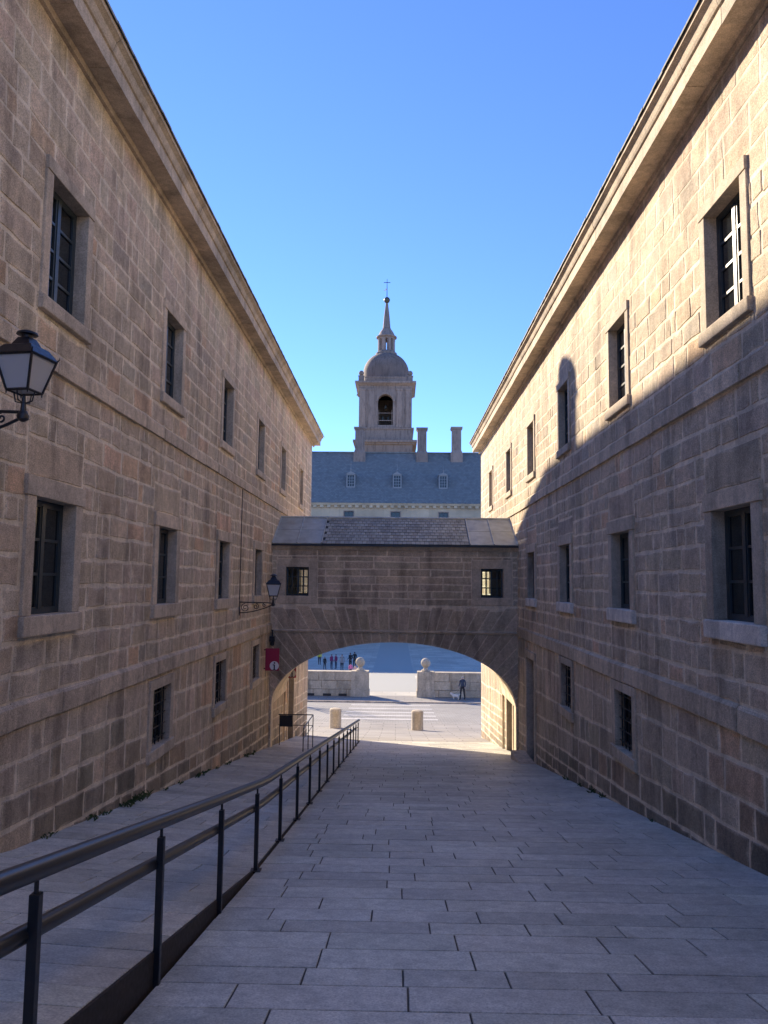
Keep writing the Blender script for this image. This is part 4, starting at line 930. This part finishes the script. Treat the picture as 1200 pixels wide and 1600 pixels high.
# ------------------------------------------------------------------ people and the dog
def col_mat(name, c): 
    M[name] = plain(name, c, 0.8, var=0.15); return name
for nm, c in dict(skin=(0.50, 0.32, 0.24), grey_hair=(0.35, 0.34, 0.33), dark_hair=(0.03, 0.022, 0.018), yellow=(0.75, 0.62, 0.02), black_cloth=(0.015, 0.016, 0.02), purple=(0.20, 0.03, 0.10), pink=(0.65, 0.16, 0.32), grey_coat=(0.22, 0.22, 0.22), navy=(0.035, 0.05, 0.085), jeans=(0.05, 0.06, 0.09), fur=(0.70, 0.64, 0.54), peach=(0.62, 0.42, 0.36)).items(): col_mat(nm, c)
def skinned(name, verts, edges, mats, default, loc, rz, parent=None):
    """verts: [(x,y,z,r)], edges: [(i,j,material)] -> one continuous skinned body"""
    me = bpy.data.meshes.new(name); me.from_pydata([v[:3] for v in verts], [(a, b) for a, b, _ in edges], []); o = bpy.data.objects.new(name, me); COL.objects.link(o)
    sk = o.modifiers.new('skin', 'SKIN'); sk.use_smooth_shade = True
    for i, v in enumerate(verts): me.skin_vertices[0].data[i].radius = (v[3], v[3]*(v[4] if len(v) > 4 else 1.0)); me.skin_vertices[0].data[i].use_root = (i == 0)
    su = o.modifiers.new('sub', 'SUBSURF'); su.levels = 2; su.render_levels = 2
    dg = bpy.context.evaluated_depsgraph_get(); nm = bpy.data.meshes.new_from_object(o.evaluated_get(dg)); bpy.data.objects.remove(o)
    for k in mats: nm.materials.append(M[k])
    for p in nm.polygons:
        c = p.center; best = None
        for a, b, mt in edges:
            A, B = Vector(verts[a][:3]), Vector(verts[b][:3]); d = B-A; t = max(0, min(1, (c-A).dot(d)/max(1e-9, d.dot(d)))); dist = (c-(A+d*t)).length-0.5*(verts[a][3]*(1-t)+verts[b][3]*t)
            if best is None or dist < best[0]: best = (dist, mt)
        p.material_index = mats.index(best[1]); p.use_smooth = True
    r = link(nm, name, parent, loc, rz=rz); return r
def person(label, x, y, H, top, legs, hair, rz=0.0, stride=0.0, arm=0.0, coat=False, group='people standing on the shaded plaza'):
    s = H/1.72; hz = 0.92
    V = [(0, 0, 0.95, 0.125, 1), (0, 0, 1.15, 0.13, 0.8), (0, 0, 1.36, 0.15, 0.75), (0, 0, 1.47, 0.07), (0, 0, 1.53, 0.055), (0, -0.01, 1.60, 0.085), (0, -0.005, 1.68, 0.085),
         (-0.095, 0, 0.88, 0.09), (-0.10, -stride*0.55, 0.48, 0.062), (-0.10, -stride*0.8, 0.07, 0.042), (-0.105, -stride*0.8-0.15, 0.035, 0.036),
         (0.095, 0, 0.88, 0.09), (0.10, stride*0.35, 0.48, 0.062), (0.10, stride*0.9, 0.07, 0.042), (0.105, stride*0.9-0.15, 0.035, 0.036),
         (-0.19, 0, 1.40, 0.06), (-0.235, 0.02+arm*0.1, 1.13, 0.048), (-0.24, -0.07-arm*0.25, 0.90+arm*0.12, 0.036), (-0.235, -0.10-arm*0.3, 0.80+arm*0.15, 0.035),
         (0.19, 0, 1.40, 0.06), (0.235, 0.02, 1.13, 0.048), (0.24, -0.06-arm*0.2, 0.90+arm*0.1, 0.036), (0.235, -0.09-arm*0.25, 0.80+arm*0.13, 0.035)]
    if coat: V[7] = (-0.095, 0, 0.80, 0.12); V[11] = (0.095, 0, 0.80, 0.12)
    lt = top if coat else legs
    E_ = [(0, 1, top), (1, 2, top), (2, 3, top), (3, 4, 'skin'), (4, 5, 'skin'), (5, 6, hair), (0, 7, lt), (7, 8, legs), (8, 9, legs), (9, 10, 'black_cloth'), (0, 11, lt), (11, 12, legs), (12, 13, legs), (13, 14, 'black_cloth'),
          (2, 15, top), (15, 16, top), (16, 17, top), (17, 18, 'skin'), (2, 19, top), (19, 20, top), (20, 21, top), (21, 22, 'skin')]
    V = [(a*s, b*s, c*s, *[r*s if i == 0 else r for i, r in enumerate(q)]) for a, b, c, *q in V]
    mats = list(dict.fromkeys([e[2] for e in E_])); o = skinned('person', V, E_, mats, top, (x, y, gz(y)+0.10), rz); tag(o, label, 'person', group); return o
person('person in a bright yellow jacket, farthest left on the plaza', -9.17, 93.0, 1.70, 'yellow', 'black_cloth', 'dark_hair', 0.4)
person('small person all in black right of the yellow jacket', -7.85, 85.6, 1.45, 'black_cloth', 'black_cloth', 'dark_hair', 2.6, 0.12)
person('person in a purple jacket, left one of the purple pair', -7.17, 86.4, 1.68, 'purple', 'jeans', 'dark_hair', 0.9)
person('person in a purple jacket, right one of the purple pair', -6.72, 86.9, 1.66, 'purple', 'jeans', 'dark_hair', -0.9)
person('person in a long grey coat between the purple pair and the people in black', -5.92, 85.2, 1.76, 'grey_coat', 'black_cloth', 'dark_hair', 0.3, coat=True)
person('taller person in black beside the grey coat', -5.15, 87.6, 1.82, 'black_cloth', 'black_cloth', 'dark_hair', -0.6, 0, 0.6)
person('person in black facing the parapet ball, behind the pink clothes', -4.72, 88.5, 1.86, 'black_cloth', 'black_cloth', 'dark_hair', 0.5, 0, 0.9)
person('child in a bright pink jacket close behind the parapet', -4.55, 78.0, 1.30, 'pink', 'jeans', 'dark_hair', 0.2)
person('child in a peach jacket next to the parapet pier', -4.02, 77.0, 1.22, 'peach', 'jeans', 'dark_hair', -0.4)
man = person('man in a dark blue jacket walking a dog before the parapet', 5.02, 58.9, 1.76, 'navy', 'black_cloth', 'grey_hair', -0.5, 0.22, 0.3, group='man walking a dog')
del man['group']
DV = [(0.0, 0.0, 0.30, 0.085), (0.16, 0, 0.31, 0.095), (0.34, 0, 0.32, 0.105), (0.45, 0, 0.40, 0.07), (0.52, 0, 0.47, 0.072), (0.61, 0, 0.44, 0.04),
      (0.02, -0.06, 0.22, 0.05), (-0.03, -0.06, 0.12, 0.034), (0.0, -0.06, 0.02, 0.03), (0.02, 0.06, 0.22, 0.05), (-0.06, 0.06, 0.12, 0.034), (-0.05, 0.06, 0.02, 0.03),
      (0.33, -0.06, 0.22, 0.045), (0.36, -0.06, 0.12, 0.032), (0.34, -0.06, 0.02, 0.03), (0.33, 0.06, 0.22, 0.045), (0.30, 0.06, 0.12, 0.032), (0.29, 0.06, 0.02, 0.03),
      (-0.09, 0, 0.38, 0.04), (-0.16, 0, 0.47, 0.035), (0.50, -0.05, 0.53, 0.025), (0.50, 0.05, 0.53, 0.025)]
DE = [(a, b, 'fur') for a, b in ((0, 1), (1, 2), (2, 3), (3, 4), (4, 5), (0, 6), (6, 7), (7, 8), (0, 9), (9, 10), (10, 11), (2, 12), (12, 13), (13, 14), (2, 15), (15, 16), (16, 17), (0, 18), (18, 19), (4, 20), (4, 21))]
dog = skinned('dog', DV, DE, ['fur'], 'fur', (4.66, 58.7, gz(58.7)+0.10), math.pi-0.2); tag(dog, 'small pale fluffy dog walking beside the man', 'dog')
ls = MB(); ls.tube([(4.25, 58.72, gz(58.7)+0.50), (4.55, 58.75, gz(58.7)+0.62), (4.80, 58.7, gz(58.7)+0.95)], 0.008, 5); tag(ls.build('dog_leash', 'black_cloth'), 'dark leash between the man and the pale dog', 'leash')

# ------------------------------------------------------------------ unseen bare trees, added so that their long shadows cross the road
M['bark'] = plain('bark', (0.12, 0.10, 0.085), 0.9)
def bare_tree(label, x, y, H, seed):
    r = random.Random(seed); t = thing('unseen_tree', label, 'tree', (x, y, gz(y)), 'unseen bare trees added for their shadows'); z0 = gz(y)
    tr = [Vector((x+r.uniform(-0.05, 0.05)*i, y+r.uniform(-0.05, 0.05)*i, z0-0.1+H*0.62*i/5)) for i in range(6)]
    m = MB(); m.tube(tr, [0.13-0.012*i for i in range(6)], 8); m.build('trunk', 'bark', t)
    c = MB()
    def limb(p, d, L, rad, lev):
        pts = [p]
        for _ in range(4): d = (d+Vector((r.uniform(-.25, .25), r.uniform(-.25, .25), r.uniform(-.05, .25)))).normalized(); pts.append(pts[-1]+d*L/4)
        c.tube(pts, [rad*(1-0.2*i) for i in range(5)], 5, False)
        if lev:
            for k in range(4): q = pts[1+k % 4]; limb(q, (d+Vector((r.uniform(-1, 1), r.uniform(-1, 1), r.uniform(-.2, .7)))).normalized(), L*r.uniform(.45, .7), rad*0.5, lev-1)
    for k in range(7): a = k*0.9+r.uniform(0, .4); limb(tr[3+k % 3], Vector((math.cos(a), math.sin(a), r.uniform(.5, 1.3))).normalized(), H*r.uniform(.28, .4), 0.05, 2)
    c.build('crown', 'bark', t)
bare_tree('unseen bare tree added for its road shadow, near pavement beyond the left building', -9.2, 56.0, 7.0, 4)
bare_tree('unseen bare tree added for its road shadow, across the road beyond the left building', -11.5, 59.2, 6.5, 8)
